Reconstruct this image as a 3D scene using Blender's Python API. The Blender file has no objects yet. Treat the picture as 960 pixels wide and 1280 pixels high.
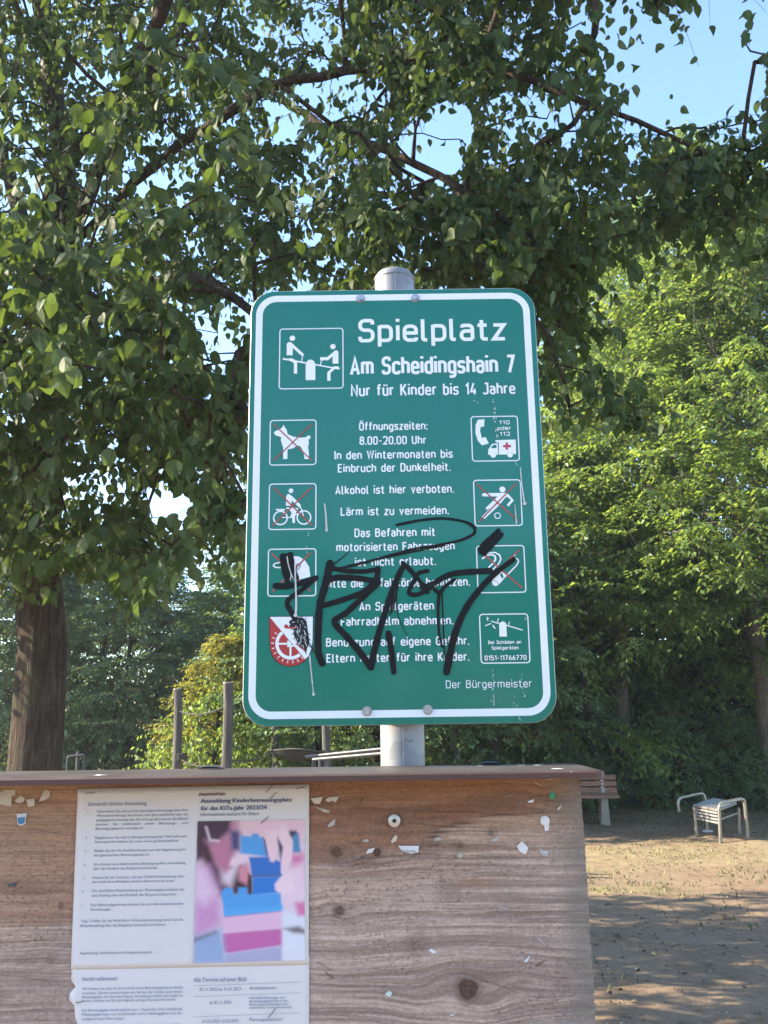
import bpy, math, random
import numpy as np
from mathutils import Vector, Matrix

# ------------------------------------------------------------------ scene, camera, light
SC = bpy.context.scene
COL = SC.collection
rng = np.random.default_rng(7)
random.seed(7)

CAM_H, F, PITCH, ROLL = 1.6, 1100.0, 0.22475, 0.01376
CAM = np.array([0.0, 0.0, CAM_H])
_r0 = np.array([1.0, 0, 0]); FW = np.array([0, math.cos(PITCH), math.sin(PITCH)]); _u0 = np.array([0, -math.sin(PITCH), math.cos(PITCH)])
RT = math.cos(ROLL) * _r0 - math.sin(ROLL) * _u0
UP = math.sin(ROLL) * _r0 + math.cos(ROLL) * _u0

cd = bpy.data.cameras.new('camera'); cam = bpy.data.objects.new('camera', cd); COL.objects.link(cam)
cd.sensor_fit = 'VERTICAL'; cd.angle = 2 * math.atan(640 / F); cd.clip_start = 0.05; cd.clip_end = 2000
cam.matrix_world = Matrix(((RT[0], UP[0], -FW[0], CAM[0]), (RT[1], UP[1], -FW[1], CAM[1]), (RT[2], UP[2], -FW[2], CAM[2]), (0, 0, 0, 1)))
SC.camera = cam

SUN_EL, SUN_AZ = math.radians(31), math.radians(-86)      # azimuth from +Y towards +X
S_DIR = np.array([math.cos(SUN_EL) * math.sin(SUN_AZ), math.cos(SUN_EL) * math.cos(SUN_AZ), math.sin(SUN_EL)])
w = bpy.data.worlds.new('World'); SC.world = w; w.use_nodes = True
nt = w.node_tree; nt.nodes.clear()
sky = nt.nodes.new('ShaderNodeTexSky'); sky.sky_type = 'NISHITA'; sky.sun_disc = False
sky.sun_elevation = SUN_EL; sky.sun_rotation = SUN_AZ; sky.air_density = 1.0; sky.dust_density = 0.4; sky.ozone_density = 3.4
bg = nt.nodes.new('ShaderNodeBackground'); bg.inputs[1].default_value = 0.15
wo = nt.nodes.new('ShaderNodeOutputWorld'); nt.links.new(sky.outputs[0], bg.inputs[0]); nt.links.new(bg.outputs[0], wo.inputs[0])
sl = bpy.data.lights.new('sun', 'SUN'); sun = bpy.data.objects.new('sun', sl); COL.objects.link(sun)
sl.energy = 5.0; sl.angle = math.radians(0.5); sl.color = (1.0, 0.86, 0.66)
sun.rotation_euler = Vector(S_DIR).to_track_quat('Z', 'Y').to_euler()
SC.view_settings.view_transform = 'Standard'; SC.view_settings.look = 'None'
SC.view_settings.exposure = 1.95; SC.view_settings.gamma = 1
SC.render.engine = 'CYCLES'
SC.cycles.max_bounces = 7; SC.cycles.diffuse_bounces = 4; SC.cycles.glossy_bounces = 3; SC.cycles.transmission_bounces = 5
SC.cycles.transparent_max_bounces = 6
SC.cycles.sample_clamp_indirect = 6

# ------------------------------------------------------------------ geometry helpers
def ray(px, py):
    px = np.asarray(px, float); py = np.asarray(py, float)
    return FW + np.multiply.outer((px - 480) / F, RT) + np.multiply.outer((640 - py) / F, UP)
def at(px, py, Y):
    """world point at forward distance Y seen in direction (px, py)"""
    d = ray(px, py); return CAM + d * (np.asarray(Y, float) / d[..., 1])[..., None]
def proj(P):
    d = P - CAM; z = d @ FW
    z = np.where(np.abs(z) < 1e-6, 1e-6, z)
    return 480 + F * (d @ RT) / z, 640 - F * (d @ UP) / z, z
def gz(x, y):
    t = np.clip((np.asarray(y, float) - 2) / 13, 0, 1); return -0.17 * t * t * (3 - 2 * t)
def ground_at(px, py):
    Y = 8.0
    for _ in range(60):
        d = ray(px, py); Y = Y * 0.5 + 0.5 * (gz(0, Y) - CAM_H) / d[2] * d[1]
    return at(px, py, Y)

def vnoise(x, y, seed=0):
    x = np.asarray(x, float); y = np.asarray(y, float)
    xi = np.floor(x).astype(np.int64); yi = np.floor(y).astype(np.int64); xf = x - xi; yf = y - yi
    def h(a, b):
        n = (a * 374761393 + b * 668265263 + seed * 1442695041) & 0xffffffff
        n = ((n ^ (n >> 13)) * 1274126177) & 0xffffffff
        return ((n ^ (n >> 16)) & 0xffff) / 65535.0
    u = xf * xf * (3 - 2 * xf); v = yf * yf * (3 - 2 * yf)
    return (h(xi, yi) * (1 - u) + h(xi + 1, yi) * u) * (1 - v) + (h(xi, yi + 1) * (1 - u) + h(xi + 1, yi + 1) * u) * v
def fbm(x, y, seed=0, octs=4):
    s = 0; a = 1; t = 0
    for i in range(octs):
        s = s + a * vnoise(x * 2 ** i, y * 2 ** i, seed + i * 17); t += a; a *= 0.5
    return s / t
def sstep(a, b, x):
    t = np.clip((x - a) / (b - a), 0, 1); return t * t * (3 - 2 * t)

def mk_mesh(name, verts, faces, smooth=False):
    """faces: list of (n,k) int arrays, k uniform within each"""
    me = bpy.data.meshes.new(name)
    verts = np.asarray(verts, np.float32)
    faces = [np.asarray(f, np.int32) for f in faces if len(f)]
    me.vertices.add(len(verts)); me.vertices.foreach_set('co', verts.ravel())
    nl = sum(f.size for f in faces); npoly = sum(len(f) for f in faces)
    me.loops.add(nl); me.polygons.add(npoly)
    me.loops.foreach_set('vertex_index', np.concatenate([f.ravel() for f in faces]))
    tot = np.concatenate([np.full(len(f), f.shape[1], np.int32) for f in faces])
    st = np.concatenate([[0], np.cumsum(tot)[:-1]]).astype(np.int32)
    me.polygons.foreach_set('loop_start', st)
    me.polygons.foreach_set('use_smooth', np.full(npoly, smooth))
    me.update(calc_edges=True); me.validate()
    return me
def fattr(me, name, data):
    a = me.attributes.new(name, 'FLOAT', 'POINT'); a.data.foreach_set('value', np.asarray(data, np.float32))
def cattr(me, name, rgb):
    a = me.attributes.new(name, 'FLOAT_COLOR', 'POINT')
    c = np.ones((len(rgb), 4), np.float32); c[:, :3] = rgb; a.data.foreach_set('color', c.ravel())
def link(name, me, mat=None, parent=None, loc=None):
    o = bpy.data.objects.new(name, me); COL.objects.link(o)
    if mat is not None and len(me.materials) == 0: me.materials.append(mat)
    if parent is not None: o.parent = parent
    if loc is not None: o.location = loc
    return o
def empty(name, loc, rz=0):
    o = bpy.data.objects.new(name, None); COL.objects.link(o); o.location = loc; o.rotation_euler = (0, 0, rz); o.empty_display_size = 0.1
    return o
def tag(o, label=None, cat=None, group=None, kind=None):
    for k, v in (('label', label), ('category', cat), ('group', group), ('kind', kind)):
        if v: o[k] = v
    return o
def origin(o):
    p = np.zeros(3)
    while o is not None: p = p + np.array(o.location); o = o.parent
    return p

class MB:
    """collects boxes, tubes, polygons in world (or thing-local) space and links them as one mesh"""
    def __init__(s): s.v = []; s.f = []; s.n = 0
    def add(s, v, f):
        v = [tuple(map(float, p)) for p in v]
        s.v += v; s.f += [tuple(i + s.n for i in q) for q in f]; s.n += len(v); return s
    def box(s, c, size, M=None, bevel=0.0):
        hx, hy, hz = [a / 2 for a in size]; b = min(bevel, hx * .9, hy * .9, hz * .9)
        if b <= 0:
            v = [(x * hx, y * hy, z * hz) for x in (-1, 1) for y in (-1, 1) for z in (-1, 1)]
            f = [(0, 1, 3, 2), (4, 6, 7, 5), (0, 4, 5, 1), (2, 3, 7, 6), (0, 2, 6, 4), (1, 5, 7, 3)]
        else:
            import bmesh
            bm = bmesh.new(); bmesh.ops.create_cube(bm, size=1)
            for q in bm.verts: q.co = Vector((q.co.x * size[0], q.co.y * size[1], q.co.z * size[2]))
            bmesh.ops.bevel(bm, geom=bm.edges[:], offset=b, segments=2, affect='EDGES', profile=0.5)
            bm.verts.index_update()
            v = [tuple(q.co) for q in bm.verts]; f = [tuple(q.index for q in p.verts) for p in bm.faces]; bm.free()
        if M is not None: v = [tuple(M @ Vector(p)) for p in v]
        return s.add([(p[0] + c[0], p[1] + c[1], p[2] + c[2]) for p in v], f)
    def tube(s, pts, r, n=10, caps=True):
        pts = np.asarray(pts, float); r = np.broadcast_to(np.asarray(r, float), (len(pts),))
        T = np.gradient(pts, axis=0); T /= np.linalg.norm(T, axis=1)[:, None] + 1e-12
        a = np.array([0, 0, 1.0]) if abs(T[0][2]) < .9 else np.array([1.0, 0, 0])
        v = []; N = np.cross(T[0], a); N /= np.linalg.norm(N)
        for i in range(len(pts)):
            N = N - T[i] * (N @ T[i]); N /= np.linalg.norm(N); B = np.cross(T[i], N)
            for k in range(n):
                t = 2 * math.pi * k / n; v.append(pts[i] + r[i] * (math.cos(t) * N + math.sin(t) * B))
        f = [(i * n + k, i * n + (k + 1) % n, (i + 1) * n + (k + 1) % n, (i + 1) * n + k) for i in range(len(pts) - 1) for k in range(n)]
        if caps: f += [tuple(range(n))[::-1], tuple((len(pts) - 1) * n + k for k in range(n))]
        return s.add(v, f)
    def build(s, name, mat, parent=None, loc=None, smooth=False, rel=True):
        me = bpy.data.meshes.new(name)
        off = origin(parent) if (parent is not None and rel) else (np.array(loc) if loc is not None and rel else np.zeros(3))
        me.from_pydata([tuple(np.array(p) - off) for p in s.v], [], s.f); me.update()
        if smooth:
            me.polygons.foreach_set('use_smooth', [True] * len(me.polygons))
            try: me.set_sharp_from_angle(angle=math.radians(40))
            except Exception: pass
        return link(name, me, mat, parent, loc)

def round_path(pts, r, seg=5):
    """3D polyline with rounded corners"""
    out = [np.array(pts[0], float)]
    for a, b, c in zip(pts[:-2], pts[1:-1], pts[2:]):
        a, b, c = (np.array(q, float) for q in (a, b, c))
        d1 = a - b; d2 = c - b; l1 = np.linalg.norm(d1); l2 = np.linalg.norm(d2); rr = min(r, l1 * .45, l2 * .45)
        p = b + d1 / l1 * rr; q = b + d2 / l2 * rr
        for i in range(seg + 1):
            t = i / seg; out.append((1 - t) ** 2 * p + 2 * t * (1 - t) * b + t * t * q)
    out.append(np.array(pts[-1], float)); return np.array(out)

# ------------------------------------------------------------------ materials
def srgb(r, g, b):
    return tuple(((c / 255) / 12.92 if c / 255 <= .04045 else ((c / 255 + .055) / 1.055) ** 2.4) for c in (r, g, b))
class NT:
    def __init__(s, name):
        s.m = bpy.data.materials.new(name); s.m.use_nodes = True; s.t = s.m.node_tree; s.t.nodes.clear()
        s.out = s.t.nodes.new('ShaderNodeOutputMaterial')
    def n(s, typ, **kw):
        x = s.t.nodes.new('ShaderNode' + typ)
        for k, v in kw.items(): setattr(x, k, v)
        return x
    def set(s, sock, v):
        if hasattr(v, 'bl_idname') or isinstance(v, bpy.types.NodeSocket): s.t.links.new(v if isinstance(v, bpy.types.NodeSocket) else v.outputs[0], sock)
        else: sock.default_value = v if not (isinstance(v, tuple) and len(v) == 3 and sock.type == 'RGBA') else (*v, 1)
    def math(s, op, a, b=0.0, clamp=False):
        x = s.n('Math', operation=op, use_clamp=clamp); s.set(x.inputs[0], a); s.set(x.inputs[1], b); return x.outputs[0]
    def mix(s, f, a, b, mode='MIX'):
        x = s.n('Mix', data_type='RGBA', blend_type=mode); s.set(x.inputs[0], f); s.set(x.inputs[6], a); s.set(x.inputs[7], b); return x.outputs[2]
    def noise(s, scale, detail=4, vec=None, rough=.55):
        x = s.n('TexNoise'); x.inputs['Scale'].default_value = scale; x.inputs['Detail'].default_value = detail; x.inputs['Roughness'].default_value = rough
        if vec is not None: s.set(x.inputs['Vector'], vec)
        return x.outputs['Fac']
    def coord(s, scale=(1, 1, 1), rot=(0, 0, 0)):
        c = s.n('TexCoord'); m = s.n('Mapping'); m.inputs['Scale'].default_value = scale; m.inputs['Rotation'].default_value = rot
        s.t.links.new(c.outputs['Object'], m.inputs[0]); return m.outputs[0]
    def ramp(s, f, stops):
        x = s.n('ValToRGB'); e = x.color_ramp.elements
        while len(e) < len(stops): e.new(0.5)
        for el, (p, c) in zip(e, stops): el.position = p; el.color = (*c, 1) if len(c) == 3 else c
        s.set(x.inputs[0], f); return x.outputs[0]
    def rng(s, f, a, b, c=0.0, d=1.0):
        x = s.n('MapRange', clamp=True); s.set(x.inputs[0], f)
        for i, v in enumerate((a, b, c, d)): x.inputs[i + 1].default_value = v
        return x.outputs[0]
    def bsdf(s, color, rough=.7, spec=.5, metal=0.0, bump=None, bump_d=.002, bump_s=.5, coat=0.0, coat_r=.1, ior=None):
        b = s.n('BsdfPrincipled'); s.set(b.inputs['Base Color'], color); s.set(b.inputs['Roughness'], rough)
        b.inputs['Specular IOR Level'].default_value = spec; s.set(b.inputs['Metallic'], metal)
        b.inputs['Coat Weight'].default_value = coat; b.inputs['Coat Roughness'].default_value = coat_r
        if ior: b.inputs['IOR'].default_value = ior
        if bump is not None:
            u = s.n('Bump'); u.inputs['Strength'].default_value = bump_s; u.inputs['Distance'].default_value = bump_d
            s.set(u.inputs['Height'], bump); s.t.links.new(u.outputs[0], b.inputs['Normal'])
        s.t.links.new(b.outputs[0], s.out.inputs[0]); return b
    def attr(s, name, out='Fac'):
        x = s.n('Attribute'); x.attribute_name = name; return x.outputs[out]

def paint(name, col, rough=.5, var=.12, scale=30, **kw):
    n = NT(name); f = n.noise(scale, 4, n.coord())
    d = tuple(max(0, c * (1 - var)) for c in col); l = tuple(min(1, c * (1 + var)) for c in col)
    n.bsdf(n.ramp(f, [(.3, d), (.7, l)]), rough, bump=f, bump_d=.0005, bump_s=.2, **kw); return n.m

def leaf_mat(name, dark, mid, light, trans, tw=.4, gloss=.45, spec=.4):
    n = NT(name); r = n.attr('rnd')
    base = n.ramp(r, [(0, dark), (.55, mid), (.93, light), (1.0, tuple(c * .6 + d * .4 for c, d in zip(light, (.42, .36, .06))))])
    uv = n.n('UVMap'); uv.uv_map = 'UVMap'; sp = n.n('SeparateXYZ'); n.t.links.new(uv.outputs[0], sp.inputs[0])
    u = n.math('ABSOLUTE', n.math('SUBTRACT', sp.outputs[0], .5))
    v = n.math('FRACT', n.math('SUBTRACT', n.math('MULTIPLY', sp.outputs[1], 9.0), n.math('MULTIPLY', u, 7.0)))
    side = n.rng(n.math('ABSOLUTE', n.math('SUBTRACT', v, .5)), .0, .16, 1, 0)
    rib = n.rng(u, .012, .04, 1, 0)
    vein = n.math('MAXIMUM', rib, n.math('MULTIPLY', side, .55))
    base = n.mix(n.math('MULTIPLY', vein, .3), base, tuple(min(1, c * 2.2 + .02) for c in mid))
    g = n.n('NewGeometry')
    back = n.mix(g.outputs['Backfacing'], base, n.mix(.45, base, (.16, .2, .1)))
    p = n.n('BsdfPrincipled'); n.set(p.inputs['Base Color'], back); n.set(p.inputs['Roughness'], gloss); p.inputs['Specular IOR Level'].default_value = spec
    t = n.n('BsdfTranslucent'); n.set(t.inputs[0], n.mix(r, tuple(c * .8 for c in trans), trans))
    m = n.n('MixShader'); m.inputs[0].default_value = tw
    n.t.links.new(p.outputs[0], m.inputs[1]); n.t.links.new(t.outputs[0], m.inputs[2]); n.t.links.new(m.outputs[0], n.out.inputs[0])
    return n.m
def bark_mat(name, a, b, c, sc=30, vs=.11):
    n = NT(name); v = n.coord((1, 1, vs)); f = n.noise(sc, 6, v, .65); g = n.noise(2.5, 3, n.coord()); s = n.noise(60, 3, n.coord())
    col = n.ramp(f, [(.32, a), (.5, b), (.68, c)])
    col = n.mix(n.rng(g, .5, .75, 0, .5), col, tuple(x * .7 + y * .3 for x, y in zip(b, (.10, .16, .06))))
    col = n.mix(n.rng(s, .66, .72, 0, .45), col, (.32, .33, .28))
    n.bsdf(col, .9, .25, bump=n.math('ADD', f, n.math('MULTIPLY', n.noise(90, 4, n.coord((1, 1, .2))), .4)), bump_d=.05, bump_s=1.0); return n.m

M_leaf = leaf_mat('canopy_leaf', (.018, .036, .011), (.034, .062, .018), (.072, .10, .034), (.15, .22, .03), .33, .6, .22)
M_leaf_lit = leaf_mat('sunlit_beech_leaf', (.042, .092, .028), (.085, .152, .038), (.17, .235, .055), (.40, .53, .07), .45)  # beech green lightened towards yellow, so part of the sunshine is in the colour
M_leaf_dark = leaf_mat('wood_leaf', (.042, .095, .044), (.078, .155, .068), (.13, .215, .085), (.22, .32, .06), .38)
M_leaf_sun_gold = leaf_mat('sunlit_gold_leaf', (.085, .11, .025), (.17, .18, .035), (.29, .25, .06), (.50, .47, .06), .42)  # leaf green turned gold: warm sunlight painted into the colour
M_bark = bark_mat('trunk_bark', (.018, .011, .007), (.055, .036, .025), (.11, .08, .058))
M_bark_pale = bark_mat('pale_bark', (.09, .075, .06), (.17, .145, .12), (.26, .23, .20), 9, .35)
M_bark_dark = bark_mat('dark_bark', (.02, .016, .013), (.05, .04, .032), (.09, .075, .06))

# ------------------------------------------------------------------ ground
def ground():
    n = NT('trodden_earth'); c = n.coord(); a = n.attr('patch')
    f1 = n.noise(1.3, 5, c); f2 = n.noise(14, 6, c, .7); f3 = n.noise(120, 3, c, .6); f4 = n.noise(420, 2, c)
    soil = n.ramp(f2, [(.28, (.19, .125, .080)), (.5, (.31, .212, .138)), (.74, (.43, .30, .20))])
    soil = n.mix(n.rng(f3, .40, .62, 0, .6), soil, (.17, .122, .083)); soil = n.mix(n.rng(n.noise(38, 5, c, .75), .54, .66, 0, .6), soil, (.11, .09, .062))
    soil = n.mix(n.rng(f4, .62, .7, 0, .6), soil, (.33, .28, .22))
    soil = n.mix(n.rng(f1, .42, .66, 0, .5), soil, (.36, .275, .19)); soil = n.mix(n.rng(n.noise(4.5, 6, c, .7), .52, .68, 0, .6), soil, (.15, .118, .08))
    dry = n.ramp(f3, [(.3, (.24, .19, .10)), (.5, (.40, .32, .19)), (.72, (.52, .43, .27))])
    dry = n.mix(n.rng(f2, .48, .68, 0, .75), dry, (.20, .21, .075))
    k = n.math('MULTIPLY', a, n.rng(n.noise(5, 6, c, .75), .38, .6), True)
    col = n.mix(k, soil, dry)
    h = n.math('ADD', n.math('MULTIPLY', f2, .6), n.math('MULTIPLY', f3, .5))
    n.bsdf(col, .95, .15, bump=h, bump_d=.05, bump_s=1.0)
    xs = np.concatenate([[-600, -250, -100, -50, -30], np.linspace(-20, 0, 41)[:-1], np.linspace(0, 10, 101)[:-1], np.linspace(10, 20, 21), [30, 50, 100, 250, 600]])
    ys = np.concatenate([[-600, -250, -100, -50, -30, -20, -12], np.linspace(-6, 4, 21)[:-1], np.linspace(4, 18, 141)[:-1], np.linspace(18, 34, 33), [45, 70, 120, 250, 700]])
    X, Y = np.meshgrid(xs, ys); Z = gz(X, Y)
    near = (np.abs(X) < 21) & (Y > -7) & (Y < 35)
    Z = Z + near * ((fbm(X * .6, Y * .6, 3) - .5) * .09 + (fbm(X * 3.1, Y * 3.1, 5, 3) - .5) * .045)
    v = np.stack([X, Y, Z], -1).reshape(-1, 3); nx = len(xs); i = np.arange(len(ys) - 1)[:, None] * nx + np.arange(nx - 1)
    me = mk_mesh('ground', v, [np.stack([i, i + 1, i + 1 + nx, i + nx], -1).reshape(-1, 4)], True)
    fattr(me, 'patch', grass_density(v[:, 0], v[:, 1]))
    tag(link('ground', me, n.m), kind='structure')
def grass_density(x, y):
    band = np.exp(-((y - 11.0 - .12 * x) / 1.25) ** 2) + .75 * np.exp(-((y - 9.1) / .35) ** 2) * sstep(3.4, 2.6, x)
    edge = sstep(14.6, 16.2, y + .6 * (fbm(x * .9, y * .9, 8) - .5) * 3)
    side = sstep(.15, .9, (x - .43 * y)) * .6
    return np.clip(band * .95 + edge * .7 + side + .08, 0, 1) * (.55 + .9 * fbm(x * 1.1, y * 1.6, 21))
ground()

def blades(name, n, xr, yr, mat, hmin, hmax, wid, dens=None, flat=0.0, seed=1):
    r = np.random.default_rng(seed)
    x = r.uniform(*xr, n); y = r.uniform(*yr, n)
    if dens is not None:
        k = r.random(n) < dens(x, y); x, y = x[k], y[k]
    n = len(x); z = gz(x, y) + ((fbm(x * .6, y * .6, 3) - .5) * .09 + (fbm(x * 3.1, y * 3.1, 5, 3) - .5) * .045)
    a = r.uniform(0, 2 * math.pi, n); h = r.uniform(hmin, hmax, n); lean = r.uniform(.2, .9, n) + flat
    d = np.stack([np.cos(a), np.sin(a), np.zeros(n)], 1); s = np.stack([-np.sin(a), np.cos(a), np.zeros(n)], 1)
    b = np.stack([x, y, z - .004], 1); ww = wid * r.uniform(.6, 1.3, n)[:, None]
    upv = np.array([0, 0, 1.0])
    m = b + d * (h * lean * .35)[:, None] + upv * (h * .6)[:, None]; t = b + d * (h * lean)[:, None] + upv * (h * np.clip(1.05 - lean * .45, .12, 1))[:, None]
    v = np.stack([b - s * ww, b + s * ww, m + s * ww * .7, m - s * ww * .7, t], 1).reshape(-1, 3)
    i = np.arange(n)[:, None] * 5
    me = mk_mesh(name, v, [i + np.array([[0, 1, 2, 3]]), i + np.array([[3, 2, 4]])])
    fattr(me, 'rnd', np.repeat(r.random(n), 5))
    return link(name, me, mat)
def simple_leafy(name, stops, tw=.3):
    n = NT(name); r = n.attr('rnd'); c = n.ramp(r, stops)
    p = n.n('BsdfPrincipled'); n.set(p.inputs['Base Color'], c); p.inputs['Roughness'].default_value = .6; p.inputs['Specular IOR Level'].default_value = .3
    t = n.n('BsdfTranslucent'); n.set(t.inputs[0], c); m = n.n('MixShader'); m.inputs[0].default_value = tw
    n.t.links.new(p.outputs[0], m.inputs[1]); n.t.links.new(t.outputs[0], m.inputs[2]); n.t.links.new(m.outputs[0], n.out.inputs[0]); return n.m
M_grass = simple_leafy('dry_grass', [(0, (.07, .11, .028)), (.45, (.19, .22, .065)), (.7, (.36, .31, .14)), (1, (.5, .42, .25))])
M_weed = simple_leafy('green_weed', [(0, (.03, .055, .018)), (.5, (.06, .095, .028)), (1, (.14, .15, .05))], .3)
M_litter = simple_leafy('dry_leaf', [(0, (.05, .035, .025)), (.4, (.12, .08, .05)), (.75, (.23, .16, .09)), (1, (.32, .25, .13))], .15)
tag(blades('grass', 90000, (.5, 9), (7, 18), M_grass, .018, .055, .0030, lambda x, y: sstep(.25, .9, grass_density(x, y)) * sstep(.4, .6, fbm(x * 2.2, y * 2.2, 33)) * (.3 + .7 * sstep(.4, .62, fbm(x * 7, y * 7, 34))) * .95, .45, seed=3), 'short dry grass in worn tufts on the trodden earth', 'grass', kind='stuff')

tag(blades('weeds', 16000, (.6, 9), (5.2, 18.5), M_weed, .025, .075, .0055, lambda x, y: np.maximum(sstep(.56, .66, fbm(x * 1.7, y * 1.7, 91)) * sstep(.42, .56, fbm(x * 6, y * 6, 92)), sstep(14.6, 15.4, y + fbm(x, y, 93)) * .8), .5, 5), 'low dark green weeds in small patches on the bare earth', 'weeds', kind='stuff')
def stones(n=2600):
    r = np.random.default_rng(31); x = r.uniform(.5, 8, n); y = 4.4 + 10 * r.random(n) ** 1.5; z = gz(x, y) + ((fbm(x * .6, y * .6, 3) - .5) * .09 + (fbm(x * 3.1, y * 3.1, 5, 3) - .5) * .045)
    s = .003 + .011 * r.random(n) ** 3; T = np.array([[1, 0, 0], [0, 1, 0], [-1, 0, 0], [0, -1, 0], [0, 0, .7], [0, 0, -.7]]); V = np.stack([x, y, z], 1)[:, None] + T[None] * s[:, None, None] * r.uniform(.6, 1.3, (n, 6, 3))
    Fq = np.array([[0, 1, 4], [1, 2, 4], [2, 3, 4], [3, 0, 4], [1, 0, 5], [2, 1, 5], [3, 2, 5], [0, 3, 5]]); me = mk_mesh('gravel', V.reshape(-1, 3), [(np.arange(n)[:, None, None] * 6 + Fq[None]).reshape(-1, 3)])
    fattr(me, 'rnd', np.repeat(r.random(n), 6)); tag(link('gravel', me, simple_leafy('stone', [(0, (.09, .075, .06)), (.6, (.21, .18, .15)), (1, (.38, .35, .31))], 0.0)), 'small stones strewn over the trodden earth', 'gravel', kind='stuff')
stones()
# ------------------------------------------------------------------ trees
def leaves_mesh(name, P, D, N, size, rnd, detail=True):
    """P base, D axis, N normal (n,3), size (n,)"""
    n = len(P)
    D = D / (np.linalg.norm(D, axis=1)[:, None] + 1e-9); S = np.cross(D, N); S /= np.linalg.norm(S, axis=1)[:, None] + 1e-9; N = np.cross(S, D)
    if detail:
        #      t     u    h
        T = np.array([[0, 0, 0], [.28, 0, .0], [.55, 0, -.02], [.80, 0, -.07], [1.0, 0, -.16],
                      [.05, -.16, .03], [.27, -.33, .06], [.55, -.33, .05], [.82, -.16, -.04],
                      [.05, .16, .03], [.27, .33, .06], [.55, .33, .05], [.82, .16, -.04]])
        Q = np.array([[0, 1, 6, 5], [1, 2, 7, 6], [2, 3, 8, 7], [0, 9, 10, 1], [1, 10, 11, 2], [2, 11, 12, 3]]); R = np.array([[3, 4, 8], [3, 12, 4]])
    else:
        T = np.array([[0, 0, 0], [.45, -.32, .05], [1, 0, -.1], [.45, .32, .05]])
        Q = np.array([[0, 3, 2, 1]]); R = None
    wv = 0.85 + .3 * rng.random(n)
    cu = (rng.random(n) - .3) * 3.2
    tws = (rng.random(n) - .5) * 1.3; Tn = T[None, :, 2] * (1 + cu[:, None]) + T[None, :, 1] * T[None, :, 0] * tws[:, None]
    V = (P[:, None] + D[:, None] * (T[None, :, 0] * size[:, None])[..., None] + S[:, None] * (T[None, :, 1] * (size * wv)[:, None])[..., None]
         + N[:, None] * (Tn * size[:, None])[..., None]).reshape(-1, 3)
    k = len(T); i = np.arange(n)[:, None, None] * k
    fs = [(i + Q[None]).reshape(-1, Q.shape[1])]
    if R is not None: fs.append((i + R[None]).reshape(-1, 3))
    me = mk_mesh(name, V, fs, False)
    fattr(me, 'rnd', np.repeat(rnd, k))
    uv = me.uv_layers.new(name='UVMap')
    li = np.empty(len(me.loops), np.int32); me.loops.foreach_get('vertex_index', li)
    tt = T[li % k]; uv.data.foreach_set('uv', np.stack([tt[:, 1] * .9 + .5, tt[:, 0]], 1).astype(np.float32).ravel())
    return me

def frusta(A, B, ra, rb, n=5):
    """many separate tapered tubes, vectorised"""
    T = B - A; L = np.linalg.norm(T, axis=1)[:, None] + 1e-9; T = T / L
    a = np.where(np.abs(T[:, 2:3]) < .9, np.array([[0, 0, 1.0]]), np.array([[1.0, 0, 0]]))
    U = np.cross(T, a); U /= np.linalg.norm(U, axis=1)[:, None]; W = np.cross(T, U)
    th = np.arange(n) * 2 * math.pi / n
    ring = np.cos(th)[None, :, None] * U[:, None] + np.sin(th)[None, :, None] * W[:, None]
    B2 = B + T * np.minimum(rb, .02)[:, None] * .5
    V = np.concatenate([A[:, None] + ring * ra[:, None, None], B2[:, None] + ring * rb[:, None, None]], 1)
    m = len(A); i = np.arange(m)[:, None, None] * 2 * n; k = np.arange(n); k2 = (k + 1) % n
    q = np.stack([k, k2, n + k2, n + k], -1)[None]
    return V.reshape(-1, 3), (i + q).reshape(-1, 4)

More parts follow.
